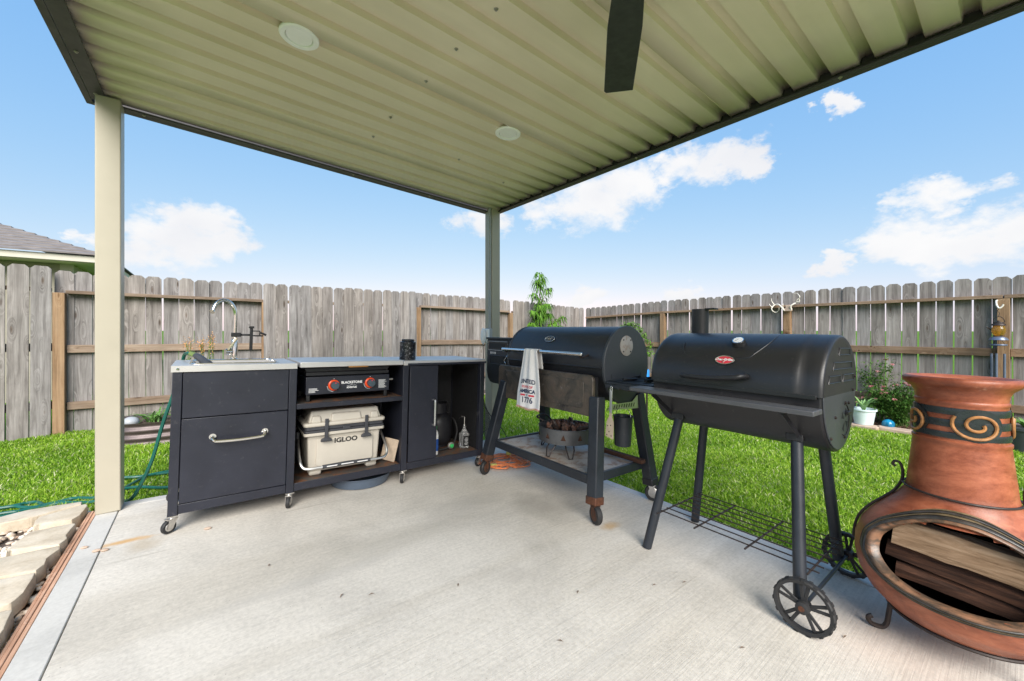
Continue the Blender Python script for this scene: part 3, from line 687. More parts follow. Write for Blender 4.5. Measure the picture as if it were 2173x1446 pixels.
# ------------------------------------------------------------------ neighbour's house
hs = Thing('neighbour_house', 'beige house with grey hip roof behind the fence at far left', 'house', (-7, 13), tilt=False, z=0)
ex, ey, W_, D_, ez = -1.30, 9.5, 11.0, 9.0, 2.315; pit = .40
hs.part('wall', MB().box(ex-W_+.45, ex-.45, ey+.45, ey+D_-.45, -.3, 2.20), 'stucco')
hs.part('soffit', MB().box(ex-W_+.02, ex-.02, ey+.02, ey+D_-.02, 2.205, 2.225), 'housetrim')
hs.part('fascia', MB().box(ex-W_, ex, ey, ey+.02, 2.212, ez).box(ex-.02, ex, ey+.021, ey+D_, 2.212, ez), 'housetrim', bevel=.004)
hs.part('corner_trim', MB().box(ex-.60, ex-.445, ey+.43, ey+.46, -.3, 2.204), 'housetrim')
nC = 26; half = D_/2; mbp = MB(); over = .05
for i in range(nC):
    t0, t1 = i/nC, (i+1)/nC
    def pt(side, t, end, up):
        d = t*half-over*(1-t); z = ez+.012+t*half*pit+up
        if side == 0: return (ex-d if end else ex-W_+d, ey+d, z)
        if side == 1: return (ex-d, ey+d if not end else ey+D_-d, z)
    for side in (0, 1):
        a, b = pt(side, t0, 0, .022), pt(side, t0, 1, .022); c, d_ = pt(side, t1, 1, .002), pt(side, t1, 0, .002); a2, b2 = pt(side, t0, 0, 0), pt(side, t0, 1, 0)
        mbp.add([a, b, c, d_, a2, b2], [(0, 1, 2, 3), (4, 5, 1, 0)])
hs.part('roof', mbp, 'shingle', flatshade=True)

# ================================================================== OUTDOOR KITCHEN
FY, BY = 2.83, 3.345
k = Thing('outdoor_kitchen', 'charcoal outdoor kitchen cart on casters with steel tops and sink', 'kitchen cart', (.85, 3.05))
def legs(x, y, w=.043): k.part('leg', MB().box(x, x+w, y, y+w, .092, .870), 'navy', bevel=.003)
for (x, y) in [(-.157, FY), (-.157, BY-.043), (.405, FY), (.405, BY-.043), (1.152, FY), (1.152, BY-.043), (1.835, FY), (1.835, BY-.043)]: legs(x, y)
# sink end
k.part('drawer_front', MB().box(-.111, .402, FY+.004, FY+.022, .616, .868), 'navy', bevel=.0025)
d = k.part('drawer_front', MB().box(-.111, .402, FY+.004, FY+.022, .150, .611), 'navy', bevel=.0025)
hp = smooth_path([(.028, FY+.004, .500), (.026, FY-.022, .496), (.036, FY-.036, .484), (.06, FY-.038, .479), (.155, FY-.040, .476), (.25, FY-.038, .479), (.274, FY-.036, .484), (.284, FY-.022, .496), (.282, FY+.004, .500)], 5)
k.part('handle', MB().tube(hp, .0085, 10).cyl((.028, FY+.003, .500), (.028, FY-.004, .500), .017).cyl((.282, FY+.003, .500), (.282, FY-.004, .500), .017), 'chrome', d)
k.part('bottom_rail', MB().box(-.113, .404, FY+.006, FY+.030, .095, .146), 'navy', bevel=.002)
k.part('side_panel', MB().box(-.150, -.140, FY+.044, BY-.044, .11, .868), 'navy')
k.part('side_panel', MB().box(.420, .430, FY+.044, BY-.044, .11, .868), 'navy')
k.part('back_panel', MB().box(-.113, .404, BY-.02, BY-.01, .11, .868), 'navy')
# steel sink top with an opening and basin
sx0, sx1, sy0, sy1 = -.163, .446, FY-.006, BY+.004; bx0, bx1, by0, by1 = -.070, .335, FY+.075, BY-.13
mb = MB().box(sx0, sx1, sy0, by0, .872, .906).box(sx0, sx1, by1, sy1, .872, .906).box(sx0, bx0, by0, by1, .872, .906).box(bx1, sx1, by0, by1, .872, .906)
top = k.part('sink_top', mb, 'steel', bevel=0)
k.part('basin', MB().box(bx0, bx1, by0, by0+.003, .72, .9).box(bx0, bx1, by1-.003, by1, .72, .9).box(bx0, bx0+.003, by0, by1, .72, .9).box(bx1-.003, bx1, by0, by1, .72, .9).box(bx0, bx1, by0, by1, .718, .722), 'steel', top)
rim = [(p[0], p[1], .909) for p in rrect(bx0-.012, bx1+.012, by0-.012, by1+.012, .03)]
k.part('basin_rim', MB().tube(rim, .006, 8, closed=True), 'chrome', top)
k.part('bolt', MB().lathe([(.007, 0), (.007, -.003), (.004, -.006)], (-.135, sy0, .889), 10, axis='y'), 'chrome', top)
# faucet
fx, fy = .138, BY-.07
fa = k.part('faucet', MB().lathe([(.026, .906), (.026, .912), (.020, .916), (.0195, 1.03), (.017, 1.04), (.013, 1.045)], (fx, fy, 0), 24), 'chrome')
sp = [(fx, fy, 1.04), (fx, fy, 1.20)]+[(fx-.062+.062*math.cos(R(a))*1.0, fy-.028*(1-math.cos(R(a))), 1.205+.098*math.sin(R(a))) for a in range(15, 166, 10)]+[(fx-.128, fy-.062, 1.222)]
k.part('spout', MB().tube(smooth_path(sp, 3), [.0115]*((len(sp)-1)*3-3)+[.012, .013, .0145, .016], 14), 'chrome', fa)
k.part('lever', MB().cyl((fx-.018, fy-.012, .962), (fx-.050, fy-.022, .962), .020).beam((fx-.038, fy-.022, .965), (fx+.012, fy-.040, 1.055), .018, .010), 'chrome', fa)
# griddle bay
k.part('bottom_shelf', MB().box(.450, 1.150, FY+.012, BY-.02, .128, .140), 'rustshelf')
k.part('bottom_rail', MB().box(.450, 1.150, FY+.003, FY+.012, .098, .146), 'navy', bevel=.002)
k.part('shelf', MB().box(.450, 1.150, FY+.004, BY-.03, .636, .645), 'rustshelf')
k.part('shelf_edge', MB().box(.450, 1.150, FY-.004, FY+.004, .614, .646), 'navy', bevel=.002)
k.part('back_panel', MB().box(.450, 1.150, BY-.02, BY-.01, .11, .868), 'dark')  # near-black: shade of the bay put into the panel colour
hood = k.part('griddle_cover', MB().box(.462, 1.146, FY-.014, BY+.002, .878, .912), 'steel', bevel=.003)
k.part('cover_handle', MB().box(.755, .885, FY-.026, FY-.013, .872, .879), 'brass', hood, bevel=.002)
# storage bay
k.part('bottom_shelf', MB().box(1.197, 1.833, FY+.012, BY-.02, .128, .140), 'rustshelf')
k.part('bottom_rail', MB().box(1.197, 1.833, FY+.003, FY+.012, .092, .142), 'navy', bevel=.002)
k.part('back_panel', MB().box(1.197, 1.833, BY-.02, BY-.01, .11, .868), 'dark')  # inside panels here carry the cabinet's shade in their near-black colour
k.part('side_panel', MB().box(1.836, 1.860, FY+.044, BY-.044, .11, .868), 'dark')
k.part('side_panel', MB().box(1.168, 1.176, FY+.044, BY-.044, .11, .868), 'navy')
dr = k.part('door', MB().box(1.205, 1.437, FY-.002, FY+.016, .146, .866), 'navy', bevel=.0025)
k.part('handle', MB().tube(smooth_path([(1.404, FY-.002, .598), (1.404, FY-.022, .597), (1.404, FY-.030, .586), (1.404, FY-.030, .50), (1.404, FY-.030, .415), (1.404, FY-.022, .404), (1.404, FY-.002, .403)], 4), .0075, 8), 'alu', dr)
tp = k.part('storage_top', MB().box(1.150, 1.882, FY-.012, BY+.002, .873, .906), 'steel', bevel=.003)
k.part('corner_bracket', MB().box(1.148, 1.196, FY-.003, FY+.03, .845, .878), 'navy', tp)
k.part('trim_strip', MB().box(1.181, 1.884, FY-.0145, FY-.0125, .872, .888), 'navy', tp)
# casters
def caster(th, x, y, ang, r=.036, bracket='zinc', wheel='rubber', hz=.092, w=.022):
    a = R(ang); d = Vector((math.cos(a), math.sin(a), 0)); s_ = Vector((-d.y, d.x, 0)); c = Vector((x, y, r))+d*.018
    mbp = MB().box(x-.024, x+.024, y-.024, y+.024, hz-.005, hz).cyl((x, y, hz-.005), (x, y, hz-.016), .019)
    for sg in (-1, 1):
        o = s_*sg*(w/2+.004); P0 = Vector((x, y, hz-.014))
        pl_ = [P0-d*.018+o, P0+d*.026+o, c+d*.012+o-Vector((0, 0, .010)), c-d*.012+o-Vector((0, 0, .010))]
        mbp.add(pl_+[p+s_*sg*.002 for p in pl_], [(0, 1, 2, 3), (7, 6, 5, 4), (0, 4, 5, 1), (1, 5, 6, 2), (2, 6, 7, 3), (3, 7, 4, 0)])
    mbp.obox(Vector((x, y, hz-.016))+d*.006, (.05, w+.012, .006), Matrix((d, s_, Vector((0, 0, 1)))).transposed())
    br = th.part('caster', mbp, bracket)
    def ring(prof, mat, name):
        V = []; F = []; n = 24; kk = len(prof)
        for (rr, h) in prof:
            for j in range(n):
                t_ = 2*math.pi*j/n; V.append(c+s_*h+d*(rr*math.cos(t_))+Vector((0, 0, rr*math.sin(t_))))
        for i in range(kk-1):
            for j in range(n): F.append((i*n+j, i*n+(j+1) % n, (i+1)*n+(j+1) % n, (i+1)*n+j))
        F.append(tuple(range(n))); F.append(tuple((kk-1)*n+j for j in range(n)))
        th.part(name, MB().add(V, F), mat, br)
    ring([(r*.62, -w/2), (r*.9, -w/2), (r, -w/4), (r, w/4), (r*.9, w/2), (r*.62, w/2)], wheel, 'wheel')
    ring([(r*.55, -w/2-.0015), (r*.60, -w/2), (r*.60, w/2), (r*.55, w/2+.0015)], 'zinc' if bracket == 'zinc' else bracket, 'hub')
for (x, y, a) in [(-.135, FY+.022, 215), (-.135, BY-.022, 160), (.428, FY+.022, 250), (.428, BY-.022, 100), (1.175, FY+.022, 240), (1.175, BY-.022, 80), (1.858, FY+.022, 200), (1.858, BY-.022, 60)]: caster(k, x, y, a)

# clamp-on holder on the faucet
t = Thing('device_holder', 'black plastic clamp-on device holder gripping the sink faucet', 'holder', (.19, 3.27), z=slab_z(.19))
t.part('clamp', MB().box(.118, .172, 3.250, 3.302, 1.062, 1.090).beam((.17, 3.272, 1.076), (.222, 3.262, 1.076), .018, .014), 'black_plastic', bevel=.003)
t.part('cradle', MB().box(.222, .240, 3.250, 3.272, .972, 1.13).box(.216, .246, 3.244, 3.274, 1.122, 1.136).box(.240, .300, 3.252, 3.262, 1.066, 1.076).box(.240, .282, 3.252, 3.262, 1.100, 1.107).box(.276, .284, 3.252, 3.262, 1.074, 1.102).beam((.282, 3.257, 1.094), (.318, 3.257, 1.076), .010, .014), 'black_plastic', bevel=.002)

# ------------------------------------------------------------------ things in and on the kitchen
g = Thing('tabletop_griddle', 'two-burner tabletop gas griddle on the upper shelf with orange-ringed knobs', 'griddle', (.80, 3.0), z=slab_z(.80)+.645)
def gz(z): return z-.645
b = MB(); b.prism([(.528, gz(.690)), (1.085, gz(.690)), (1.085, gz(.808)), (.528, gz(.808))], 'y', 2.885, 2.895); b.box(.536, 1.08, 2.896, 3.22, gz(.690), gz(.800))
g.part('body', b, 'navy', bevel=.003)
g.part('cooking_plate', MB().box(.53, 1.085, 2.90, 3.24, gz(.815), gz(.838)).box(.55, 1.06, 2.93, 3.21, gz(.803), gz(.813)), 'black', bevel=.002)
g.part('hood_edge', MB().prism([(.515, gz(.868)), (1.09, gz(.868)), (1.075, gz(.841)), (.53, gz(.841))], 'y', 2.895, 3.25), 'black', bevel=.004)
for (x, y) in [(.545, 2.905), (1.062, 2.905), (.545, 3.2), (1.062, 3.2)]: g.part('foot', MB().box(x-.011, x+.011, y-.011, y+.011, 0, gz(.69)), 'black_plastic', bevel=.003)
def facing_y(V, cx, cz, y, sx=1.0): return [(cx+p[0]*sx, y, cz+p[1]) for p in V]
for (x, z) in [(.700, .748), (.944, .752)]:
    ring = g.part('knob_ring', MB().lathe([(.022, 0), (.037, 0), (.036, -.006), (.029, -.010), (.022, -.006)], (x, 2.885, gz(z)), 32, axis='y'), 'orange')
    g.part('knob', MB().lathe([(.027, -.001), (.0265, -.030), (.023, -.034)], (x+.004, 2.885, gz(z)-.001), 28, axis='y'), 'knob', ring)
    g.part('knob_marks', (lambda m: [m.obox((x+.043*math.cos(R(a)), 2.8838, gz(z)+.043*math.sin(R(a))), (.004, .001, .004)) for a in (90, 190, 202, 214, 226, 238, 250, 262)] and m)(MB()), 'white_print', ring)
    g.part('pointer', MB().box(x-.004+.004, x+.004+.004, 2.8495, 2.852, gz(z)+.014, gz(z)+.021), 'red_print', ring)
V, F = text_shape('BLACKSTONE', .023, .0009); g.part('lettering', MB().add(facing_y(V, .818, gz(.762), 2.8838, .98), F), 'white_print', flatshade=True)
V, F = text_shape('ADVENTURE', .0165, .0007); mm = MB().add(facing_y(V, .818, gz(.727), 2.8838, .72), F)
ridge = [(.785, .737), (.797, .742), (.806, .741), (.818, .748), (.828, .742), (.840, .744), (.852, .738)]
for p, q in zip(ridge[:-1], ridge[1:]): mm.beam((p[0], 2.8838, gz(p[1])), (q[0], 2.8838, gz(q[1])), .002, .001)
g.part('lettering', mm, 'white_print', flatshade=True)
for (x0, z0, rows) in [(.545, .705, 5), (1.005, .712, 10)]:
    mm = MB()
    for i in range(rows): mm.box(x0, x0+rng.uniform(.035, .062), 2.8832, 2.8842, gz(z0+i*.0062), gz(z0+i*.0062+.0026))
    g.part('fine_print', mm, 'white_print')
g.part('gas_inlet', MB().cyl((1.085, 2.92, gz(.766)), (1.125, 2.92, gz(.766)), .006).cyl((1.105, 2.92, gz(.766)), (1.122, 2.92, gz(.766)), .008), 'zinc')

c = Thing('cooler', 'tan hard cooler with black latches and silver swing handle', 'cooler', (.785, 3.05), z=slab_z(.785)+.141)
c.e.rotation_euler = (0, math.atan(SLOPE), R(-2))
cz = lambda z: z-.141
def taper_box(x0, x1, y0, y1, z0, z1, ins):
    V = [(x0+ins, y0+ins, z0), (x1-ins, y0+ins, z0), (x1-ins, y1-ins, z0), (x0+ins, y1-ins, z0), (x0, y0, z1), (x1, y0, z1), (x1, y1, z1), (x0, y1, z1)]
    return V, [(3, 2, 1, 0), (4, 5, 6, 7), (0, 1, 5, 4), (1, 2, 6, 5), (2, 3, 7, 6), (3, 0, 4, 7)]
c.part('body', MB().add(*taper_box(.545, 1.025, 2.915, 3.215, cz(.165), cz(.42), .012)).add(*taper_box(.560, .640, 2.920, 3.205, cz(.141), cz(.170), .004)).add(*taper_box(.930, 1.010, 2.920, 3.205, cz(.141), cz(.170), .004)), 'cooler', bevel=.012, seg=3)
c.part('front_panel', MB().prism([(.60, cz(.215)), (.625, cz(.195)), (.945, cz(.195)), (.972, cz(.215)), (.972, cz(.385)), (.60, cz(.385))], 'y', 2.908, 2.93), 'cooler', bevel=.003)
c.part('collar', MB().prism(rrect(.520, 1.050, 2.888, 3.235, .022), 'z', cz(.412), cz(.432)), 'cooler', bevel=.004)
c.part('gasket', MB().prism(rrect(.522, 1.048, 2.890, 3.233, .022), 'z', cz(.4325), cz(.448)).prism(rrect(.526, 1.044, 2.894, 3.23, .022), 'z', cz(.450), cz(.472)), 'gasket', bevel=.003)
lid = c.part('lid', MB().prism(rrect(.516, 1.054, 2.884, 3.239, .024), 'z', cz(.473), cz(.500)).add(*taper_box(.545, 1.025, 2.905, 3.225, cz(.575), cz(.498), .020)).add(*taper_box(.560, .628, 2.893, 2.98, cz(.545), cz(.497), .009)).add(*taper_box(.682, .888, 2.893, 2.98, cz(.553), cz(.497), .009)).add(*taper_box(.945, 1.01, 2.893, 2.98, cz(.545), cz(.497), .009)), 'cooler', bevel=.010, seg=3)
for x in (.655, .917):
    la = c.part('latch', MB().box(x-.012, x+.012, 2.876, 2.884, cz(.395), cz(.525)).prism([(x-.036, cz(.372)), (x+.036, cz(.372)), (x+.034, cz(.388)), (x+.014, cz(.400)), (x-.014, cz(.400)), (x-.034, cz(.388))], 'y', 2.872, 2.890), 'gasket', bevel=.004)
c.part('lid_hinge_recess', MB().box(.76, .81, 2.882, 2.890, cz(.440), cz(.462)), 'gasket', bevel=.003)
V, F = text_shape('IGLOO', .044, .0018); c.part('lettering', MB().add(facing_y(V, .787, cz(.363), 2.9068, 1.12), F), 'black_print', flatshade=True)
hd = smooth_path([(.505, 3.06, cz(.385)), (.500, 2.98, cz(.330)), (.500, 2.90, cz(.262)), (.512, 2.868, cz(.225)), (.545, 2.855, cz(.212)), (.60, 2.852, cz(.212)), (.785, 2.852, cz(.216)), (.96, 2.852, cz(.212)), (1.03, 2.855, cz(.214)), (1.062, 2.872, cz(.232)), (1.070, 2.905, cz(.275)), (1.066, 2.98, cz(.335)), (1.062, 3.06, cz(.385))], 5)
h_ = c.part('handle', MB().tube(hd, .0095, 10), 'alu')
c.part('grip', MB().tube([(.63, 2.852, cz(.2125)), (.785, 2.852, cz(.216)), (.94, 2.852, cz(.2125))], .0125, 12), 'gasket', h_)
c.part('grip_stripe', MB().box(.655, .72, 2.8385, 2.8400, cz(.212), cz(.218)).box(.745, .825, 2.8385, 2.8400, cz(.213), cz(.219)).box(.85, .92, 2.8385, 2.8400, cz(.212), cz(.218)), 'white_print', h_)
for x in (.500, 1.060): c.part('handle_bracket', MB().box(x-.006, x+.014, 3.03, 3.09, cz(.36), cz(.42)), 'gasket', h_, bevel=.004)
t = Thing('cutting_board', 'beige cutting board leaning beside the cooler', 'cutting board', (1.12, 2.95), z=slab_z(1.12)+.141)
rot = Euler((R(8), R(10), R(40))).to_matrix(); t.part('board', MB().obox((1.118, 2.965, .085), (.010, .12, .165), rot), 'wood_light', bevel=.006)
t = Thing('tin_canister', 'black patterned tin canister on the steel counter', 'canister', (1.262, 2.96), z=slab_z(1.262)+.906)
t.part('body', MB().lathe([(.060, 0), (.0615, .003), (.0615, .138), (.058, .141), (.046, .144)], (1.262, 2.96, 0), 32), 'tin')
t.part('lid', MB().lathe([(.046, .144), (.048, .145), (.048, .156), (.044, .160)], (1.262, 2.96, 0), 32), 'black')
# storage contents
t = Thing('soap_pump_bottle', 'square clear glass bottle with silver pump and black label', 'bottle', (1.775, 2.965), z=slab_z(1.775)+.1405)
bx, by = 1.775, 2.965
t.part('bottle', MB().prism(rrect(bx-.034, bx+.034, by-.034, by+.034, .008, 3), 'z', .002, .125).lathe([(.034, .125), (.028, .14), (.014, .155), (.013, .185)], (bx, by, 0), 16), 'glass_bottle', bevel=.003)
t.part('label', MB().box(bx-.029, bx+.029, by-.0362, by-.0352, .02, .105), 'black_print')
mm = MB()
for i, w in enumerate((.026, .036, .020, .030, .034, .022)): mm.box(bx-w/2, bx+w/2, by-.0374, by-.0366, .032+i*.011, .035+i*.011)
t.part('label_print', mm, 'white_print')
t.part('pump', MB().cyl((bx, by, .185), (bx, by, .20), .014).cyl((bx, by, .20), (bx, by, .262), .005).tube([(bx, by, .262), (bx-.02, by, .268), (bx-.055, by-.004, .258)], .005, 8), 'chrome')
t = Thing('propane_regulator', 'silver and green gas regulator with black hose in the open cabinet', 'regulator', (1.66, 3.0), z=slab_z(1.66)+.1405)
t.part('regulator_body', MB().lathe([(.012, 0), (.027, -.004), (.030, -.012), (.027, -.020), (.01, -.024)], (1.64, 2.965, .040), 20, axis='y'), 'zinc')
t.part('green_knob', MB().lathe([(.016, -.024), (.016, -.034), (.008, -.036)], (1.64, 2.965, .040), 16, axis='y'), 'green_label')
t.part('hose', MB().tube(smooth_path([(1.735, 3.22, .235), (1.745, 3.10, .22), (1.74, 3.03, .15), (1.70, 2.985, .08), (1.655, 2.96, .04), (1.59, 2.965, .018), (1.52, 2.98, .012), (1.46, 3.0, .012)], 6), .0075, 8), 'rubber')
t.part('gauge_ring', MB().lathe([(.024, 0), (.030, -.006), (.024, -.010)], (1.735, 3.225, .238), 20, axis='y').lathe([(.012, 0), (.012, -.012)], (1.735, 3.225, .238), 12, axis='y'), 'zinc')
t = Thing('gas_tank', 'dark gas tank standing at the back of the open cabinet', 'gas tank', (1.62, 3.15), z=slab_z(1.62)+.1405)
t.part('tank', MB().lathe([(.10, .0), (.10, .02), (.125, .05), (.13, .09), (.13, .20), (.12, .25), (.08, .29), (.03, .30)], (1.62, 3.17, 0), 28), 'black')
t.part('collar', MB().lathe([(.085, .285), (.085, .37), (.08, .37), (.08, .285)], (1.62, 3.17, 0), 24, caps=False), 'black')
t.part('sticker', MB().box(1.548, 1.560, 3.052, 3.062, .12, .15).box(1.548, 1.560, 3.052, 3.062, .165, .19), 'green_label')
t = Thing('spray_bottle', 'blue and white cleaner bottle half hidden behind the cabinet door', 'bottle', (1.475, 2.93), z=slab_z(1.475)+.1405)
t.part('body', MB().lathe([(.030, 0), (.032, .004), (.032, .15), (.026, .18), (.014, .20)], (1.475, 2.93, 0), 20), 'white_plastic')
t.part('label', MB().lathe([(.0325, .03), (.0325, .125)], (1.475, 2.93, 0), 20, caps=False), 'blue')
t.part('cap', MB().lathe([(.015, .20), (.015, .225), (.011, .228)], (1.475, 2.93, 0), 16), 'blue')
# blue tub on the slab under the cart
t = Thing('plastic_tub', 'shallow blue grey plastic tub on the slab under the cart', 'tub', (.93, 3.06))
t.part('tub', MB().lathe([(.17, .002), (.20, .006), (.222, .072), (.232, .078), (.232, .074), (.218, .066), (.196, .012), (.16, .010)], (.93, 3.06, 0), 40, caps=True), 'tub')
# garden hose with nozzle over the sink rim
def LZ(x, y): return lawn_z(x)+.035
hose_paths = [[(-.94, 4.10), (-1.04, 4.072), (-1.3, 4.15)], [(-1.5, 4.02), (-1.04, 4.072), (-.933, 4.02), (-.857, 3.966), (-.85, 4.02), (-.891, 4.089), (-.935, 4.098)],
 [(-1.4, 3.97), (-1.011, 3.955), (-.933, 3.951), (-.861, 3.982), (-.765, 4.002), (-.697, 4.007), (-.59, 3.918), (-.50, 3.93), (-.42, 4.12), (-.35, 4.285), (-.238, 4.291), (0, 4.25)],
 [(-1.3, 3.86), (-.992, 3.883), (-.914, 3.938), (-.824, 3.964), (-.739, 3.955), (-.577, 3.835), (-.46, 4.0), (-.369, 4.006), (-.216, 3.902), (.05, 3.80)],
 [(-.60, 4.33), (-.495, 4.318), (-.372, 4.285), (-.10, 4.36)]]
hz = Thing('garden_hose', 'teal green garden hose lying on the grass and running up into the sink', 'hose', (-.5, 3.9), tilt=False, z=0)
for p in hose_paths:
    hz.part('hose_run', MB().tube(smooth_path([(x, y, LZ(x, y)+.006*math.sin(9*x)) for (x, y) in p], 6), .0105, 8), 'hose')
hz.part('hose_run', MB().tube(smooth_path([(-.42, 3.72, -.05), (-.40, 3.62, -.02), (-.345, 3.50, .05), (-.262, 3.42, .26), (-.205, 3.40, .50), (-.150, 3.40, .70), (-.112, 3.39, .86), (-.098, 3.36, .935), (-.078, 3.24, .958), (-.035, 3.15, .945)], 6), .0105, 8), 'hose')
nz = hz.part('nozzle', MB().tube(smooth_path([(-.04, 3.155, .948), (-.015, 3.11, .932), (.012, 3.06, .905), (.03, 3.02, .885)], 4), [.014, .016, .018, .019, .019, .020, .021, .022, .024, .026, .027, .027, .024], 14), 'gasket')
hz.part('coupling', MB().tube([(-.06, 3.19, .956), (-.035, 3.147, .946)], .015, 12), 'stem', nz)

# outlet box and conduit on the far post, grill grate leaning by it, orange cord
t = Thing('outlet_box', 'grey weatherproof outlet box with conduit on the far roof post', 'outlet', (2.33, 3.40), tilt=False, z=0)
t.part('conduit', MB().cyl((2.335, 3.385, 1.115), (2.335, 3.385, 2.355), .012), 'outlet_grey')
t.part('box', MB().box(2.315, 2.352, 3.36, 3.43, .975, 1.115), 'outlet_grey', bevel=.004)
cvr = t.part('cover', MB().box(2.285, 2.315, 3.355, 3.43, .965, 1.11), 'white_plastic', bevel=.008)
t.part('bubble_lid', MB().ell((2.262, 3.395, 1.035), .020, .038, .085), 'white_plastic', cvr)
t = Thing('power_lead', 'thin black power lead hanging down beside the far roof post', 'cable', (2.25, 3.35), tilt=False, z=0)
t.part('lead', MB().tube(smooth_path([(2.25, 3.38, .95), (2.245, 3.37, .75), (2.20, 3.33, .45), (2.23, 3.25, .28), (2.30, 3.10, .12), (2.33, 3.0, -.04)], 6), .004, 6), 'rubber')
t = Thing('grill_grate', 'spare black wire grill grate leaning against the far post', 'grill grate', (2.2, 3.3))
def gp(a, b): # a across, b up the leaning plane
    p0 = Vector((2.17, 3.15, .006)); ax = Vector((.62, .50, 0)).normalized(); up = Vector((-.12, .14, .50)); return p0+ax*(a*.30)+up*b
for i in range(15): t.part('wire', MB().tube([gp(i/14, 0), gp(i/14, 1)], .0026, 6), 'iron')
for b_ in (.02, .35, .70, .98): t.part('cross_wire', MB().tube([gp(0, b_)+Vector((.003, .004, -.003)), gp(1, b_)+Vector((.003, .004, -.003))], .003, 6), 'iron')
rc = random.Random(5); pts = []
for i in range(64):
    a = i*.93+rc.uniform(-.4, .4); rr = rc.uniform(.05, .25); pts.append((2.10+rr*math.cos(a)*1.05, 2.80+rr*math.sin(a)*.85, .010+.030*rc.random()*(1.1-rr*4)+.004))
t = Thing('extension_cord', 'tangled heap of orange extension cord on the slab', 'cord', (2.1, 2.8))
t.part('cord', MB().tube(smooth_path(pts, 6), .0058, 7), 'cord')
t.part('plug', MB().obox((1.93, 2.74, .018), (.055, .034, .030), Euler((0, 0, R(-30))).to_matrix()), 'plug', bevel=.006)
t.part('socket_end', MB().obox((2.17, 2.85, .055), (.05, .034, .030), Euler((0, R(10), R(30))).to_matrix()), 'plug', bevel=.006)

# ================================================================== PELLET GRILL (long side faces -X)
p = Thing('pellet_grill', 'large black pellet grill on splayed legs with white towel on its handle', 'grill', (2.14, 2.12))
PX, PZ, PRX, PRZ = 2.195, .932, .234, .258; Y0, Y1 = 1.625, 2.62
def ell_arc(a0, a1, n, rx, rz, cx=PX, cz=PZ): return [(cx+rx*math.cos(R(a0+(a1-a0)*i/n)), cz+rz*math.sin(R(a0+(a1-a0)*i/n))) for i in range(n+1)]
p.part('barrel', MB().prism(ell_arc(0, 352, 44, PRX-.006, PRZ-.006), 'y', Y0+.004, Y1-.004), 'black')
lo = ell_arc(-4, 183, 36, PRX, PRZ); li = ell_arc(183, -4, 36, PRX-.004, PRZ-.004)
ld = p.part('lid', MB().prism(lo+li, 'y', Y0+.012, Y1-.012), 'lid')
p.part('lid_edge', MB().tube([(PX-PRX-.001, Y0+.014, PZ-.014), (PX-PRX-.001, Y1-.014, PZ-.014)], .006, 8), 'lid', ld)
for (y0, y1, nm) in ((Y0-.008, Y0+.0115, 'end_cap'), (Y1-.0115, Y1+.008, 'end_cap')):
    ec = p.part(nm, MB().prism(ell_arc(0, 352.5, 47, PRX+.004, PRZ+.004), 'y', y0, y1), 'endcap', bevel=.004)
    if y0 < 2: cap = ec
p.part('vent_plate', MB().lathe([(.067, 0), (.067, -.004), (.064, -.006)], (2.18, Y0-.008, 1.062), 32, axis='y'), 'shelfsheet', cap)
for a in (45, 135, 225, 315): p.part('screw', MB().lathe([(.005, 0), (.005, -.003)], (2.18+.054*math.cos(R(a)), Y0-.0145, 1.062+.054*math.sin(R(a))), 8, axis='y'), 'black_plastic', cap)
for x in (2.03, 2.345): p.part('slot', MB().box(x-.002, x+.002, Y0-.0092, Y0-.0082, .85, .88), 'dark', cap)
def on_lid(y, ang, off=.0): return Vector((PX+(PRX+off)*math.cos(R(ang)), y, PZ+(PRZ+off)*math.sin(R(ang))))
# badge on the lid
def badge(th, par, fn, hw, hh, ring, fill, pointed=False):
    """fn(s,t,off) maps badge plane to the curved lid"""
    n = 40; out = []
    for i in range(n):
        a = 2*math.pi*i/n; ca, sa = math.cos(a), math.sin(a); hgt = abs(sa)**(1.25 if pointed else 1)*(1 if sa >= 0 else -1); out.append((hw*ca, hh*hgt))
    V = [fn(0, 0, .005)]+[fn(s_, t_, .005) for s_, t_ in out]; b = th.part('badge', MB().add(V, [(0, 1+i, 1+(i+1) % n) for i in range(n)]), fill, par)
    th.part('badge_ring', MB().tube([fn(s_, t_, .005) for s_, t_ in out], .0026, 6, closed=True), ring, b); return b
def fn_p(s_, t_, off): return on_lid(2.17-s_, 142-math.degrees(t_/.245), off)
bd = badge(p, ld, fn_p, .048, .024, 'zinc', 'black_plastic')
strokes = [[(-.036, -.003), (-.026, .009), (-.020, -.006), (-.012, .006)], [(-.010, -.008), (-.006, .010)], [(0, -.009), (.002, .011), (.011, .006), (.003, .001)], [(.014, -.006), (.019, .007), (.025, -.004)], [(.028, .006), (.036, -.001)], [(-.026, -.014), (.024, -.014)]]
for st in strokes: p.part('badge_stroke', MB().tube([fn_p(a, b, .0065) for a, b in st], .0016, 5), 'zinc', bd)
# handle bar and brackets
HX, HZ_ = 1.880, 1.002
hb = p.part('handle', MB().cyl((HX, 1.735, HZ_), (HX, 2.585, HZ_), .0125, n=18).ell((HX, 1.735, HZ_), .0125, .006, .0125).ell((HX, 2.585, HZ_), .0125, .006, .0125), 'chrome')
for y in (1.76, 2.56): p.part('bracket', MB().tube(smooth_path([(HX, y, HZ_), (HX+.02, y, HZ_-.020), (HX+.055, y, HZ_-.016), (1.972, y, HZ_-.005)], 4), .007, 8), 'iron', hb)
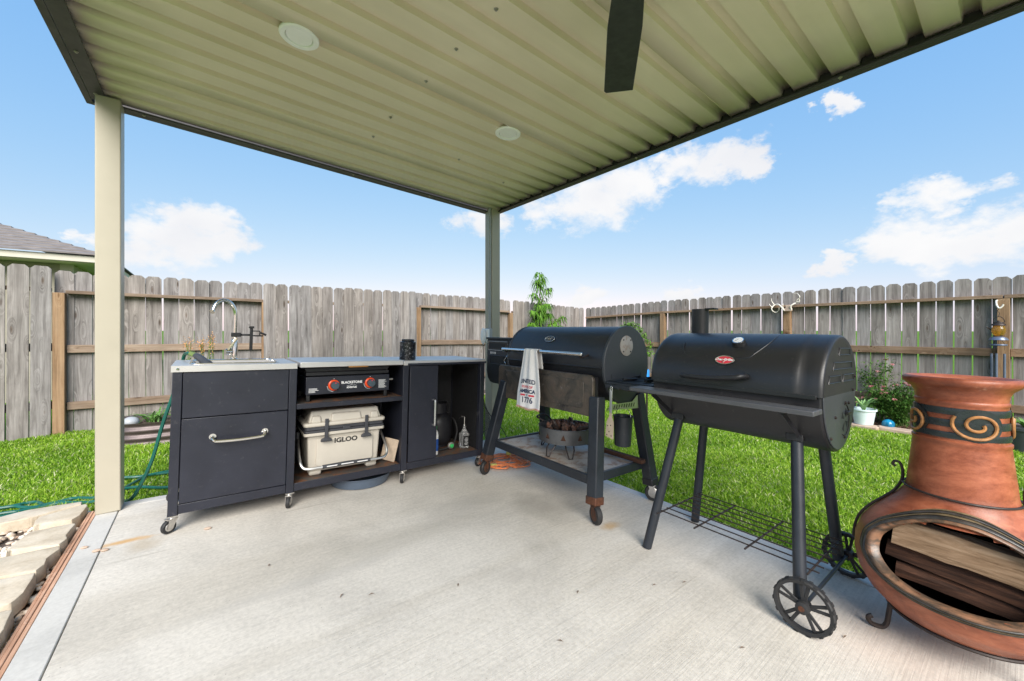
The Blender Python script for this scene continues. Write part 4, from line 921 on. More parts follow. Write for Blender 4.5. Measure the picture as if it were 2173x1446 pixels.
# folded front shelf panel, greasy steel
pf = p.part('front_shelf', MB().prism(rrect(1.660, 2.665, .612, .872, .035, 6), 'x', 1.905, 1.930), 'dirty', bevel=.004)
p.part('pressed_panel', MB().prism(rrect(1.735, 2.60, .655, .835, .03, 6), 'x', 1.902, 1.906), 'dirty', pf, bevel=.002)
p.part('lower_skirt', MB().box(1.931, 1.955, 1.66, 2.60, .70, .86), 'black')
# legs, splayed both ways; they carry casters
feet = [(1.852, 1.583, 1.925, 1.640), (1.795, 2.650, 1.925, 2.585), (2.436, 1.583, 2.335, 1.640), (2.436, 2.650, 2.335, 2.585)]
for (fx_, fy_, tx, ty) in feet:
    lg = p.part('leg', MB().beam((fx_, fy_, .125), (tx, ty, .742), .074, .074, up=(0, 1, 0)), 'legpaint', bevel=.008)
    front = fx_ < 2
    p.part('leg_boot', MB().beam((fx_-.001, fy_, .112), (fx_+(tx-fx_)*.06, fy_+(ty-fy_)*.06, .160), .080, .080, up=(0, 1, 0)), 'rust' if front else 'black', lg, bevel=.006, label='rusty leg end' if front else None)
    caster(p, fx_, fy_, {(True, True): 250, (True, False): 200, (False, True): 300, (False, False): 80}[(front, fy_ < 2)], r=.057, bracket='rust' if front else 'zinc', wheel='rubber', hz=.126, w=.032)
# lower shelf tray with raised edges
sz = .262
p.part('lower_shelf', MB().box(1.86, 2.40, 1.64, 2.60, sz-.006, sz), 'shelfsheet')
p.part('shelf_rail', MB().beam((1.848, 1.62, sz-.015), (1.848, 2.61, sz-.015), .022, .056, up=(0, 0, 1)), 'legpaint', bevel=.003)
p.part('shelf_rail', MB().beam((2.405, 1.62, sz-.015), (2.405, 2.61, sz-.015), .022, .056, up=(0, 0, 1)), 'legpaint', bevel=.003)
p.part('shelf_rail', MB().beam((1.86, 1.622, sz-.015), (2.395, 1.622, sz-.015), .022, .056, up=(0, 0, 1)), 'legpaint', bevel=.003)
p.part('shelf_rail', MB().beam((1.86, 2.612, sz-.015), (2.395, 2.612, sz-.015), .022, .056, up=(0, 0, 1)), 'legpaint', bevel=.003)
# slotted brace under the right end
mb = MB().prism([(1.98, .655), (2.35, .640), (2.35, .735), (2.29, .728), (2.24, .690), (2.02, .690)], 'y', 1.606, 1.611); br = p.part('slotted_brace', mb, 'zinc')
mb = MB()
for i in range(9): mb.obox((2.05+i*.026, 1.6052, .670), (.007, .001, .026), Euler((0, R(20), 0)).to_matrix())
p.part('slots', mb, 'dark', br)
# side shelf
ss = p.part('side_shelf', MB().box(1.962, 2.425, 1.305, 1.612, .826, .840).box(1.962, 1.974, 1.305, 1.612, .800, .8255), 'legpaint', bevel=.003)
for i in range(3): p.part('slat', MB().box(1.985+i*.15, 2.115+i*.15, 1.31, 1.605, .8405, .8445), 'legpaint', ss, bevel=.002)
for i in range(4): p.part('hook', MB().tube(smooth_path([(1.962, 1.36+i*.065, .806), (1.950, 1.36+i*.065, .800), (1.945, 1.36+i*.065, .808)], 3), .003, 6), 'iron', ss)
# hopper with control panel
ho = p.part('hopper', MB().prism([(2.640, .79), (2.640, 1.075), (2.990, 1.075), (2.990, .79), (2.975, .735), (2.935, .697), (2.88, .690), (2.64, .690)], 'x', 2.005, 2.40), 'legpaint', bevel=.006)
p.part('hopper_lid', MB().box(1.995, 2.41, 2.632, 2.998, 1.0755, 1.094), 'legpaint', ho, bevel=.004)
cp = p.part('control_panel', MB().box(2.000, 2.0045, 2.68, 2.955, .985, 1.055), 'black_plastic', ho, bevel=.002)
p.part('display', MB().box(1.9985, 1.9998, 2.71, 2.945, .998, 1.042), 'dark', cp)
p.part('panel_border', MB().tube([(2.000, 2.675, 1.058), (2.000, 2.960, 1.058), (2.000, 2.960, .982), (2.000, 2.675, .982)], .003, 6, closed=True), 'zinc', cp)
mb = MB()
for i in range(5): mb.box(2.0035, 2.0046, 2.855+i*.018, 2.862+i*.018, .948, .966)
p.part('button_marks', mb, 'white_print', ho)
p.part('cavity', MB().box(2.0036, 2.0046, 2.70, 2.935, .865, .930), 'dark', ho)
p.part('cavity_frame', MB().tube([(2.003, 2.695, .934), (2.003, 2.94, .934), (2.003, 2.94, .861), (2.003, 2.695, .861)], .004, 6, closed=True), 'endcap', ho)
p.part('probe_wire', MB().tube(smooth_path([(1.995, 2.66, .96), (1.98, 2.665, .93), (1.985, 2.70, .90), (1.975, 2.66, .87), (1.985, 2.70, .845)], 5), .0028, 6), 'chrome', ho)

# towel over the handle
tw = Thing('dish_towel', 'white dish towel with patriotic lettering draped over the pellet grill handle', 'towel', (1.86, 2.2))
def towel_pt(u, v):
    # u across 0..1, v from back hem over the bar to front hem
    L_ = v*.60; yc = 2.215; 
    if L_ < .14: z = HZ_+.014-(.14-L_); x = HX+.020
    else:
        d = L_-.14
        if d < .045: a = math.pi*d/.045; x = HX+.018*math.cos(a); z = HZ_+.016*math.sin(a)+.002
        else: x = HX-.018; z = HZ_-(d-.045)
    dn = max(0, HZ_-z); wid = .155+.085*min(1, dn/.3); sk = .03*min(1, dn/.35)
    y = yc+(.5-u)*wid+sk*(.5-u+.25)
    fold = math.sin(u*17+1.0)*.008*(1-.5*min(1, dn/.4))+math.sin(u*7.3+dn*6)*.006
    if x < HX: x += fold-.006-dn*.02
    else: x += fold*.4
    if v > .99: z += .006*math.sin(u*9)
    return (x, y, z)
twm = MB().grid(towel_pt, 44, 60); to = tw.part('cloth', twm, 'cloth', sharp=180)
sd = to.modifiers.new('thickness', 'SOLIDIFY'); sd.thickness = .003
def towel_print(V, cz_, sx=1.0, arc=0.0):
    out = []
    for q in V:
        # find u for lateral offset, v for height
        z = cz_+q[1]+arc*(1-(q[0]/.07)**2); dn = HZ_-z; wid = .155+.085*min(1, dn/.3); sk = .03*min(1, dn/.35)
        u = .5-(-(q[0]*sx)-.0-sk*.25+.012)/(wid+sk); v = (dn+.185)/.60; P_ = towel_pt(max(0, min(1, u)), min(.985, v)); out.append((P_[0]-.0035, P_[1], z))
    return out
def dense(V, F):   # cut long faces so that print follows the folds
    bm = bmesh.new(); vv = [bm.verts.new(q) for q in V]
    for f in F:
        try: bm.faces.new([vv[i] for i in f])
        except ValueError: pass
    bmesh.ops.triangulate(bm, faces=bm.faces[:]); bmesh.ops.subdivide_edges(bm, edges=[e for e in bm.edges if e.calc_length() > .008], cuts=2, use_grid_fill=True)
    bm.verts.index_update(); o = ([tuple(v.co) for v in bm.verts], [tuple(v.index for v in f.verts) for f in bm.faces]); bm.free(); return o
for txt, size, z, mat, sx, arc, bold in [('UNITED', .043, .775, 'navy_print', .98, .006, .0012), ('STATES OF', .024, .740, 'red_print', .95, 0, .0006), ('AMERICA', .036, .708, 'navy_print', 1.0, 0, .0016), ('EST', .016, .680, 'navy_print', 1.0, 0, .0003), ('1776', .058, .643, 'navy_print', .98, 0, .0012)]:
    V, F = dense(*text_shape(txt, size, bold)); tw.part('lettering', MB().add(towel_print(V, z, sx, arc), F), mat, to, flatshade=True)
for sg in (-1, 1):
    V, F = dense([(sg*.022, -.006, 0), (sg*.068, -.006, 0), (sg*.068, .006, 0), (sg*.022, .006, 0)], [(0, 1, 2, 3)]); tw.part('red_bar', MB().add(towel_print(V, .680), F), 'red_print', to, flatshade=True)
mb = MB()
for i in range(40):
    P_ = towel_pt(i/39, 1.0); mb.cyl((P_[0]-.003, P_[1], P_[2]+.004), (P_[0]-.003, P_[1], P_[2]-.010), .0013, n=5)
tw.part('hem_fringe', mb, 'petal_pink', to)

# fire bowl on the lower shelf
fb = Thing('fire_bowl', 'round galvanised camp fire bowl with coals on the grill lower shelf', 'fire pit', (2.13, 2.10), z=slab_z(2.13)+sz)
n = 48; cxb, cyb = 2.13, 2.10
fb.part('drum', MB().lathe([(.17, .088), (.196, .090), (.199, .192), (.203, .195), (.195, .195), (.191, .10)], (cxb, cyb, 0), n, caps=True), 'galv')
for a in (150, 185, 220, 255, 290):
    dv = Vector((math.cos(R(a)), math.sin(R(a)), 0)); tv = Vector((-dv.y, dv.x, 0)); q = Vector((cxb, cyb, .140))+dv*.1985
    fb.part('cutout', MB().add([q-tv*.018-Vector((0, 0, .016)), q+tv*.018-Vector((0, 0, .016)), q+Vector((0, 0, .024))], [(0, 1, 2)]), 'charlog')
fb.part('handle', MB().tube(smooth_path([(cxb-.06, cyb+.172, .20), (cxb-.085, cyb+.225, .225), (cxb-.02, cyb+.25, .232), (cxb+.03, cyb+.235, .222), (cxb+.02, cyb+.18, .20)], 5), .008, 8), 'iron')
fb.part('handle', MB().tube(smooth_path([(cxb-.06, cyb-.172, .20), (cxb-.085, cyb-.225, .225), (cxb-.02, cyb-.25, .232), (cxb+.03, cyb-.235, .222), (cxb+.02, cyb-.18, .20)], 5), .008, 8), 'iron')
for a in (100, 190, 235, 320):
    dv = Vector((math.cos(R(a)), math.sin(R(a)), 0)); tv = Vector((-dv.y, dv.x, 0)); c0 = Vector((cxb, cyb, 0))
    fb.part('leg', MB().tube([c0+dv*.15-tv*.03+Vector((0, 0, .09)), c0+dv*.19-tv*.028+Vector((0, 0, .06)), c0+dv*.215-tv*.012+Vector((0, 0, .006)), c0+dv*.215+tv*.012+Vector((0, 0, .006)), c0+dv*.19+tv*.028+Vector((0, 0, .06)), c0+dv*.15+tv*.03+Vector((0, 0, .09))], .005, 7), 'iron')
rr_ = random.Random(11)
for i in range(26):
    a = rr_.uniform(0, 6.28); q = rr_.uniform(0, .145); m_ = MB().ell((0, 0, 0), rr_.uniform(.022, .045), rr_.uniform(.018, .034), rr_.uniform(.014, .026), 7, 5)
    rm = Euler((rr_.uniform(-1, 1), rr_.uniform(-1, 1), rr_.uniform(0, 6))).to_matrix()
    m_.v = [tuple(rm @ (Vector(v)*rr_.uniform(.8, 1.2))+Vector((cxb+q*math.cos(a), cyb+q*math.sin(a), .176+rr_.uniform(0, .03)))) for v in m_.v]
    fb.part('coal', m_, 'coal', flatshade=True)
# flat bar on the shelf, spatula, bucket, brush, tongs
single('wooden_bar', MB().box(2.30, 2.345, 1.56, 2.02, 0, .028), 'charlog', 'dark stained wooden bar lying on the grill lower shelf', 'board', (2.32, 1.79), z=slab_z(2.32)+sz+.014, bevel=.003)
t = Thing('spatula', 'worn steel spatula hanging from the pellet grill side shelf', 'spatula', (1.945, 1.55))
t.part('handle', MB().tube([(1.944, 1.555, .812), (1.944, 1.548, .817), (1.944, 1.541, .812), (1.943, 1.541, .790), (1.943, 1.555, .790)], .0028, 6, closed=True).box(1.940, 1.946, 1.539, 1.557, .655, .792), 'alu', bevel=.002)
bl = t.part('blade', MB().prism([(1.541, .656), (1.555, .656), (1.560, .63), (1.576, .60), (1.585, .510), (1.526, .498), (1.525, .60), (1.536, .63)], 'x', 1.941, 1.944), 'wood_light')
t.part('blade_holes', (lambda m: [m.lathe([(.004, 0), (.004, -.0006)], (1.9405, y, z), 8, axis='x') for (y, z) in ((1.545, .58), (1.567, .575), (1.556, .54), (1.54, .517), (1.572, .52))] and m)(MB()), 'dark', bl)
t = Thing('grease_bucket', 'small dark metal grease bucket hanging under the pellet grill', 'bucket', (2.08, 1.575))
t.part('bucket', MB().lathe([(.046, .435), (.050, .437), (.060, .618), (.065, .622), (.062, .624), (.057, .616), (.047, .445)], (2.08, 1.558, 0), 28), 'legpaint')
t.part('bail', MB().tube(smooth_path([(2.08, 1.616, .616), (2.08, 1.60, .66), (2.08, 1.558, .672), (2.08, 1.516, .66), (2.08, 1.50, .616)], 5), .0022, 6), 'chrome')
t = Thing('grill_tongs', 'short black-handled tool lying on the pellet grill side shelf', 'tongs', (2.12, 1.50), z=slab_z(2.12)+.845)
t.part('grip', MB().beam((2.06, 1.53, .010), (2.16, 1.50, .012), .022, .016), 'black_plastic', bevel=.005)
t.part('jaw', MB().beam((2.15, 1.535, .012), (2.20, 1.50, .028), .012, .016), 'black_plastic', bevel=.003)
t = Thing('grill_brush', 'black grill brush on the outer end of the side shelf', 'brush', (2.17, 1.36), z=slab_z(2.17)+.845)
t.part('handle', MB().beam((2.10, 1.40, .012), (2.30, 1.38, .018), .026, .020), 'black_plastic', bevel=.004)
t.part('bristles', (lambda m: [m.cyl((2.12+i*.014, 1.40-i*.0015, .02), (2.12+i*.014, 1.40-i*.0015, .036), .006, n=6) for i in range(9)] and m)(MB()), 'rubber')

# ================================================================== BARREL CHARCOAL GRILL
s = Thing('charcoal_grill', 'black barrel charcoal grill with slatted front shelf and two spoked wheels', 'grill', (2.13, .87))
SX, SZ, SRX, SRZ = 2.145, .906, .254, .238; A0, A1 = .485, 1.245
def earc(a0, a1, n, rx, rz):
    A_ = [R(a0+(a1-a0)*i/n) for i in range(n+1)]
    return [(SX+rx*math.cos(q), SZ+rz*math.sin(q)*(1.13 if math.sin(q) < 0 else 1.0)) for q in A_]
s.part('firebox', MB().prism(earc(178, 362, 40, SRX-.008, SRZ-.006), 'y', A0+.008, A1-.008), 'black', bevel=.008, seg=3)
nU = 40
# lid with rounded ends, made from cross-sections
secs = [(A0+.002, .90), (A0-.001, .955), (A0+.004, .985), (A0+.018, .998), (A0+.05, 1.0), (A0+.085, 1.0), (A0+.086, 1.004), (A0+.11, 1.004), (A1-.09, 1.004), (A1-.086, 1.0), (A1-.04, 1.0), (A1-.018, .998), (A1-.004, .985), (A1+.001, .955), (A1-.002, .90)]
V = []
for (y, f_) in secs:
    for (x, z) in earc(180, 0, nU, (SRX+.005)*f_, (SRZ+.004)*f_): V.append((x, y, max(z, SZ-.012) if z > SZ+.0001 else SZ-.012))
m = nU+1; F = [(i*m+j, (i+1)*m+j, (i+1)*m+j+1, i*m+j+1) for i in range(len(secs)-1) for j in range(nU)]
F.append(tuple(range(m))); F.append(tuple((len(secs)-1)*m+j for j in range(m)))
sl = s.part('lid', MB().add(V, F), 'lid', sharp=50)
for (x0, x1, z) in [(2.10, 2.27, 1.06), (2.02, 2.30, 1.00), (1.96, 2.12, .945), (2.16, 2.33, .945)]:
    s.part('pressed_rib', MB().tube([(x0, A0-.001, z), (x1, A0-.001, z), (x1, A0-.001, z+.028), (x0+.012, A0-.001, z+.028)], .0024, 6, closed=True), 'lid', sl)
s.part('lid_rim', MB().box(SX-SRX-.008, SX-SRX+.004, A0+.02, A1-.02, SZ-.022, SZ-.004), 'lid', sl, bevel=.002)
se = s.part('end_plate', MB().prism(earc(182, 358, 36, SRX-.018, SRZ-.016), 'y', A0+.002, A0+.009), 'endcap', bevel=.003)
s.part('damper_ring', MB().tube([(2.205+.068*math.cos(R(a)), A0+.001, .775+.068*math.sin(R(a))) for a in range(-120, 100, 8)], .0022, 6), 'iron', se)
for a in (60, 150, 240, 330):
    q = lambda r_, da: (2.205+r_*math.cos(R(a+da)), A0+.0012, .775+r_*math.sin(R(a+da)))
    s.part('damper_vent', MB().add([q(.008, 0), q(.052, -17), q(.052, 17)], [(0, 1, 2)]), 'dark', se)
s.part('damper_tab', MB().box(2.212, 2.262, A0-.010, A0+.002, .797, .811), 'black_plastic', se, bevel=.002)
for (x, z) in [(2.06, .80), (2.00, .72), (2.20, .70), (2.33, .90), (2.21, .85), (2.36, .96), (2.26, .845)]: s.part('bolt', MB().lathe([(.006, 0), (.006, -.005), (.003, -.007)], (x, A0+.002, z), 8, axis='y'), 'iron', se)
# lid handle, thermometer, badge, crease lines
def on_s(y, ang, off=0.0): return Vector((SX+(SRX+.006+off)*math.cos(R(ang)), y, SZ+(SRZ+.005+off)*math.sin(R(ang))))
s.part('handle', MB().tube(smooth_path([on_s(1.045, 174), on_s(1.04, 174, .035), on_s(1.01, 174, .052), on_s(.91, 174, .058), on_s(.80, 172, .052), on_s(.770, 170, .036), on_s(.762, 169)], 6), .0125, 12), 'black', sl)
thc = on_s(.835, 128); thn = Vector((math.cos(R(124)), 0, math.sin(R(124))))
th = s.part('thermometer', MB().cyl(thc-thn*.004, thc+thn*.020, .031, .029, n=28), 'black_plastic', sl)
s.part('bezel', MB().cyl(thc+thn*.0201, thc+thn*.022, .0255, n=28), 'chrome', th)
s.part('dial', MB().cyl(thc+thn*.0221, thc+thn*.0228, .021, n=28), 'white_print', th)
pu = thn.cross(Vector((0, 1, 0))).normalized()
s.part('needle', MB().beam(thc+thn*.0234-pu*.004, thc+thn*.0234+(pu*.7+Vector((0, .7, 0)))*.016, .003, .0006), 'black_print', th)
def fn_s(a, b, off): return on_s(.868-a, 152.5-math.degrees(b/.25), off)
bd = badge(s, sl, fn_s, .042, .021, 'zinc', 'red_print', True)
V, F = text_shape('Char-Griller', .0165, .0005); s.part('lettering', MB().add([fn_s(q[0], q[1]+.001, .0066) for q in V], F), 'white_print', bd, flatshade=True)
s.part('badge_stroke', MB().tube([fn_s(-.012, .006, .0066), fn_s(-.003, -.016, .0066), fn_s(.008, .006, .0066)], .0014, 5), 'zinc', bd)
s.part('crease', MB().tube(smooth_path([on_s(.70, 95, -.0002), on_s(.70, 112, -.0002), on_s(.71, 126, -.0002), on_s(.745, 141, -.0002), on_s(.775, 148, -.0002), on_s(.86, 152-1.5, -.004), on_s(1.02, 151, -.004), on_s(1.075, 145, -.0002), on_s(1.10, 130, -.0002), on_s(1.10, 100, -.0002)], 5), .0028, 6), 'lid', sl)
# chimney
sk = s.part('smokestack', MB().lathe([(.046, .98), (.046, 1.292), (.042, 1.292), (.042, .98)], (2.285, 1.178, 0), 28), 'black')
s.part('stack_cap_tab', MB().box(2.26, 2.31, 1.085, 1.14, 1.288, 1.296), 'black', sk)
# front shelf of two slats on brackets
for (x0, x1) in ((1.752, 1.802), (1.808, 1.858)): s.part('shelf_slat', MB().box(x0, x1, .478, 1.282, .836, .856), 'slat', bevel=.003)
for y in (.585, 1.16):
    s.part('shelf_bracket', MB().beam((1.775, y, .834), (1.96, y+.0, .718), .022, .004, up=(0, 1, 0)), 'black')
    s.part('shelf_bracket', MB().box(1.765, 1.89, y-.011, y+.011, .830, .8355), 'black')
# legs, axle, wheels, wire rack
def leg(a, b, r=.0235): s.part('leg', MB().cyl(a, b, r, n=18), 'legpaint')
leg((1.868, 1.236, .0), (2.005, 1.135, .712)); leg((2.385, 1.242, .0), (2.300, 1.145, .720))
leg((1.862, .545, .085), (2.005, .605, .712)); leg((2.388, .545, .085), (2.300, .595, .720))
for (x, y) in ((2.005, 1.135), (2.300, 1.145), (2.005, .605), (2.300, .595)): s.part('leg_socket', MB().box(x-.034, x+.034, y-.032, y+.032, .690, .722), 'black', bevel=.004)
AZ, AY = .1015, .520
s.part('axle', MB().cyl((1.795, AY, AZ), (2.455, AY, AZ), .0075, n=12), 'legpaint')
def wheel(x):
    tyre = MB().lathe([(.085, -.012), (.096, -.014), (.100, -.009), (.100, .009), (.096, .014), (.085, .012)], (x, AY, AZ), 48, axis='x'); 
    V0 = len(tyre.v)
    tyre.f = tyre.f[:-2]+[(0*48+j, 5*48+j, 5*48+(j+1) % 48, 0*48+(j+1) % 48) for j in range(48)]
    w = s.part('wheel', tyre, 'rubber')
    tr = MB()
    for j in range(30):
        a = 2*math.pi*j/30; rm = Euler((a, 0, 0)).to_matrix(); o_ = (.007 if j % 2 else -.007)
        tr.obox(Vector((x+o_, AY, AZ))+rm @ Vector((0, 0, .0995)), (.014, .013, .004), rm)
    s.part('tread', tr, 'rubber', w)
    for j in range(10):
        a = R(72*(j//2)+(-9 if j % 2 else 9)+20); d_ = Vector((0, math.cos(a), math.sin(a)))
        s.part('spoke', MB().beam(Vector((x, AY, AZ))+d_*.015, Vector((x, AY, AZ))+d_*.086, .012, .0065, up=(1, 0, 0)), 'rubber', w, bevel=.002)
    s.part('hub', MB().lathe([(.012, -.026), (.022, -.022), (.024, 0), (.022, .022), (.012, .026)], (x, AY, AZ), 24, axis='x'), 'rubber', w)
    s.part('axle_cap', MB().lathe([(.0105, -.0275), (.0105, -.0265)], (x, AY, AZ), 16, axis='x'), 'rust', w)
wheel(1.812); wheel(2.438)
rzk = .198; rk = None
for i in range(8):
    x = 1.925+i*(.40/7); s.part('rack_wire', MB().cyl((x, .50, rzk), (x, 1.192, rzk), .0032, n=6), 'iron')
for y in (.53, .76, .99, 1.188): s.part('rack_cross_wire', MB().cyl((1.885, y, rzk-.005), (2.345, y, rzk-.005), .0042, n=6), 'iron')

# ================================================================== CHIMINEA
CX, CY = 2.195, .150
ch = Thing('chiminea', 'terracotta clay chiminea with dark spiral neck band and firewood in its mouth', 'chiminea', (CX, CY))
PROF = [(.085, .075), (.15, .088), (.205, .120), (.25, .165), (.280, .220), (.293, .280), (.291, .335), (.273, .395), (.240, .445), (.200, .490), (.168, .525), (.148, .555), (.140, .585), (.136, .63), (.130, .69), (.1255, .735), (.1235, .758), (.126, .761), (.126, .771), (.1205, .774), (.117, .900), (.120, .903), (.120, .912), (.117, .915), (.119, .935), (.128, .953), (.144, .966), (.153, .976), (.154, .988), (.146, .997), (.136, .997), (.124, .985), (.108, .955), (.100, .90), (.108, .75), (.122, .60), (.150, .53)]
f_dir = math.atan2(-CY, -CX)
def cprof(z):
    zz = [q[1] for q in PROF[:31]]; rr2 = [q[0] for q in PROF[:31]]; return float(np.interp(z, zz, rr2))
MZ, MH, MA = .375, .120, 50.0        # mouth centre height, half height, half angle
def mouth_edge(t):
    ca, sa = math.cos(t), math.sin(t)
    a = MA*math.copysign(abs(ca)**.85, ca); z = MZ+MH*math.copysign(abs(sa)**(1.0 if sa > 0 else .95), sa)*(1.0+.10*max(0, sa)**6)
    return a, z
def inside(a, z):
    e = (abs(a)/MA)**2.1+(abs(z-MZ)/(MH*(1.0)))**2.1; return e < 1.0
fine = []
for i in range(30):
    (r0, z0), (r1, z1) = PROF[i], PROF[i+1]; kk = max(1, int(max(abs(z1-z0), abs(r1-r0))/.011))
    for j in range(kk): fine.append((float(np.interp(z0+(z1-z0)*j/kk, [z0, z1] if z1 > z0 else [z1, z0], [r0, r1] if z1 > z0 else [r1, r0])) if abs(z1-z0) > 1e-6 else r0+(r1-r0)*j/kk, z0+(z1-z0)*j/kk))
fine += PROF[30:]
nT = 160; V = []; F = []
for (r_, z_) in fine:
    for j in range(nT):
        a = 2*math.pi*j/nT; V.append((CX+r_*math.cos(a), CY+r_*math.sin(a), z_))
for i in range(len(fine)-1):
    for j in range(nT):
        a = math.degrees(((2*math.pi*(j+.5)/nT)-f_dir+math.pi) % (2*math.pi)-math.pi); zc = (fine[i][1]+fine[i+1][1])/2
        if zc < .52 and i < len(fine)-12 and inside(a, zc): continue
        F.append((i*nT+j, i*nT+(j+1) % nT, (i+1)*nT+(j+1) % nT, (i+1)*nT+j))
F.append(tuple(range(nT-1, -1, -1)))
ch.part('clay_body', MB().add(V, F), 'terracotta', sharp=50)
# sooty inner shell
inner = [(.05, .10), (.19, .135), (.245, .20), (.262, .28), (.258, .345), (.225, .42), (.17, .485), (.13, .54), (.115, .62)]
V = []; F = []
for (r_, z_) in inner:
    for j in range(64): a = 2*math.pi*j/64; V.append((CX+r_*math.cos(a), CY+r_*math.sin(a), z_))
for i in range(len(inner)-1):
    for j in range(64):
        a = math.degrees(((2*math.pi*(j+.5)/64)-f_dir+math.pi) % (2*math.pi)-math.pi)
        if abs(a) < 58 and .15 < (inner[i][1]+inner[i+1][1])/2 < .50: continue
        F.append((i*64+j, i*64+(j+1) % 64, (i+1)*64+(j+1) % 64, (i+1)*64+j))
F.append(tuple(range(64)))
ch.part('inner_wall', MB().add(V, F), 'soot')
# moulded mouth rim: swept flat band with ridges
def rimring(grow, off, rad, nm, mat, flat=1.0):
    pts = []
    for i in range(120):
        a, z = mouth_edge(2*math.pi*i/120); a *= grow; z = MZ+(z-MZ)*grow; r_ = cprof(z)+off; th_ = f_dir+R(a); pts.append((CX+r_*math.cos(th_), CY+r_*math.sin(th_), z))
    return ch.part(nm, MB().tube(pts, rad, 10, closed=True), mat)
def band(g0, g1, o0, o1, om, nm, mat):
    rows = []
    for (g_, o_) in ((g0, o0-.03), (g0, o0), ((g0*2+g1)/3, om), ((g0+2*g1)/3, om), (g1, o1), (g1+.01, o1-.02)):
        row = []
        for i in range(140):
            a, z = mouth_edge(2*math.pi*i/140); a *= g_; z = MZ+(z-MZ)*g_; r_ = cprof(max(.08, z))+o_; th_ = f_dir+R(a); row.append((CX+r_*math.cos(th_), CY+r_*math.sin(th_), z))
        rows.append(row)
    V = [q for r_ in rows for q in r_]; F = [(i*140+j, i*140+(j+1) % 140, (i+1)*140+(j+1) % 140, (i+1)*140+j) for i in range(len(rows)-1) for j in range(140)]
    return ch.part(nm, MB().add(V, F), mat, sharp=60)
band(.965, 1.045, .014, .020, .020, 'mouth_lip', 'rim')
band(1.05, 1.125, .018, .014, .022, 'mouth_rim', 'sooty')
band(1.13, 1.165, .012, .010, .018, 'rim_ridge', 'olive')
band(1.17, 1.225, .009, .004, .013, 'outer_rim', 'sooty')
band(1.23, 1.255, .004, .001, .007, 'rim_ridge', 'olive')
# neck band: black stripes, ochre ridges and spirals in relief
for (z0, z1) in ((.779, .806), (.819, .850), (.863, .892)):
    ch.part('neck_stripe', MB().lathe([(.113, z0), (.1195+(.9-z0)*.025, z0+.003), (.1210+(.9-z0)*.025, (z0+z1)/2), (.1190+(.9-z0)*.025, z1-.003), (.113, z1)], (CX, CY, 0), 80, caps=False), 'glaze')
for k_ in range(4):
    a0 = f_dir+R(21+k_*90); rr3 = .1240
    def nk(s_, t_, o_=0.0): th_ = a0+s_/.12; return (CX+(rr3+o_)*math.cos(th_), CY+(rr3+o_)*math.sin(th_), .835+t_)
    V = [nk(0, 0, .001)]+[nk(.066*math.cos(2*math.pi*i/40), .057*math.sin(2*math.pi*i/40), -.001) for i in range(40)]
    sp_ = ch.part('spiral_medallion', MB().add(V, [(0, 1+i, 1+(i+1) % 40) for i in range(40)]), 'glaze')
    pts = [nk((.064*(1-q/52))*math.cos(q*.24+2.6), (.055*(1-q/52))*math.sin(q*.24+2.6), .001) for q in range(44)]
    ch.part('spiral', MB().tube(pts, .0052, 8), 'ochre', sp_)
# iron ring round the neck with scrolls, lower ring and three curled feet
nr = ch.part('neck_ring', MB().tube([(CX+.149*math.cos(2*math.pi*i/64), CY+.149*math.sin(2*math.pi*i/64), .572) for i in range(64)], .0042, 8, closed=True), 'iron')
for sg in (1, -1):
    a = f_dir-R(sg*88); d_ = Vector((math.cos(a), math.sin(a), 0)); c0 = Vector((CX, CY, 0))
    def Q(r_, z_): return c0+d_*r_+Vector((0, 0, z_))
    pts = [Q(.297, .30), Q(.294, .34), Q(.279, .395), Q(.246, .447), Q(.206, .490), Q(.172, .530), Q(.152, .575), Q(.150, .615), Q(.158, .640), Q(.172, .644), Q(.178, .632), Q(.170, .624)]
    ch.part('scroll', MB().tube(smooth_path(pts, 6), .0052, 8), 'iron', nr)
sr = ch.part('stand_ring', MB().tube([(CX+.194*math.cos(2*math.pi*i/72), CY+.194*math.sin(2*math.pi*i/72), .106) for i in range(72)], .0065, 8, closed=True), 'iron')
for a in (R(118), R(243), R(358)):
    d_ = Vector((math.cos(a), math.sin(a), 0)); c0 = Vector((CX, CY, 0)); 
    def Q(r_, z_): return c0+d_*r_+Vector((0, 0, z_))
    ch.part('foot', MB().tube(smooth_path([Q(.194, .106), Q(.198, .07), Q(.204, .03), Q(.216, .011), Q(.236, .0095), Q(.256, .018), Q(.260, .036), Q(.248, .044)], 5), .0085, 8), 'iron', sr)
def log(name, label, p0, p1, w, h, mat, tw=0):
    p0, p1 = Vector(p0), Vector(p1); d_ = (p1-p0); L_ = d_.length; q = d_.to_track_quat('X', 'Z').to_matrix(); mb = MB(); rl_ = random.Random(hash(name) % 99+int(w*999)); V = []
    prof = [(-.5, -.45), (.1, -.55), (.5, -.30), (.52, .25), (.2, .52), (-.35, .48), (-.54, .1)]
    for i in range(9):
        for (a, b) in prof: V.append(p0+q @ Vector((L_*i/8, a*w*(1+rl_.uniform(-.05, .05)), b*h*(1+rl_.uniform(-.06, .06)))))
    n_ = len(prof); F = [(i*n_+j, i*n_+(j+1) % n_, (i+1)*n_+(j+1) % n_, (i+1)*n_+j) for i in range(8) for j in range(n_)]+[tuple(range(n_-1, -1, -1)), tuple(8*n_+j for j in range(n_))]
    mb.add(V, F); single(name, mb, mat, label, 'firewood', (CX, CY), group='logs inside the chiminea')
SGN = -1; tv = Vector((math.sin(f_dir), -math.cos(f_dir), 0)); dv = Vector((math.cos(f_dir), math.sin(f_dir), 0)); c0 = Vector((CX, CY, 0))
def LP(s_, d_, z_): return c0+tv*s_*SGN+dv*d_+Vector((0, 0, z_))
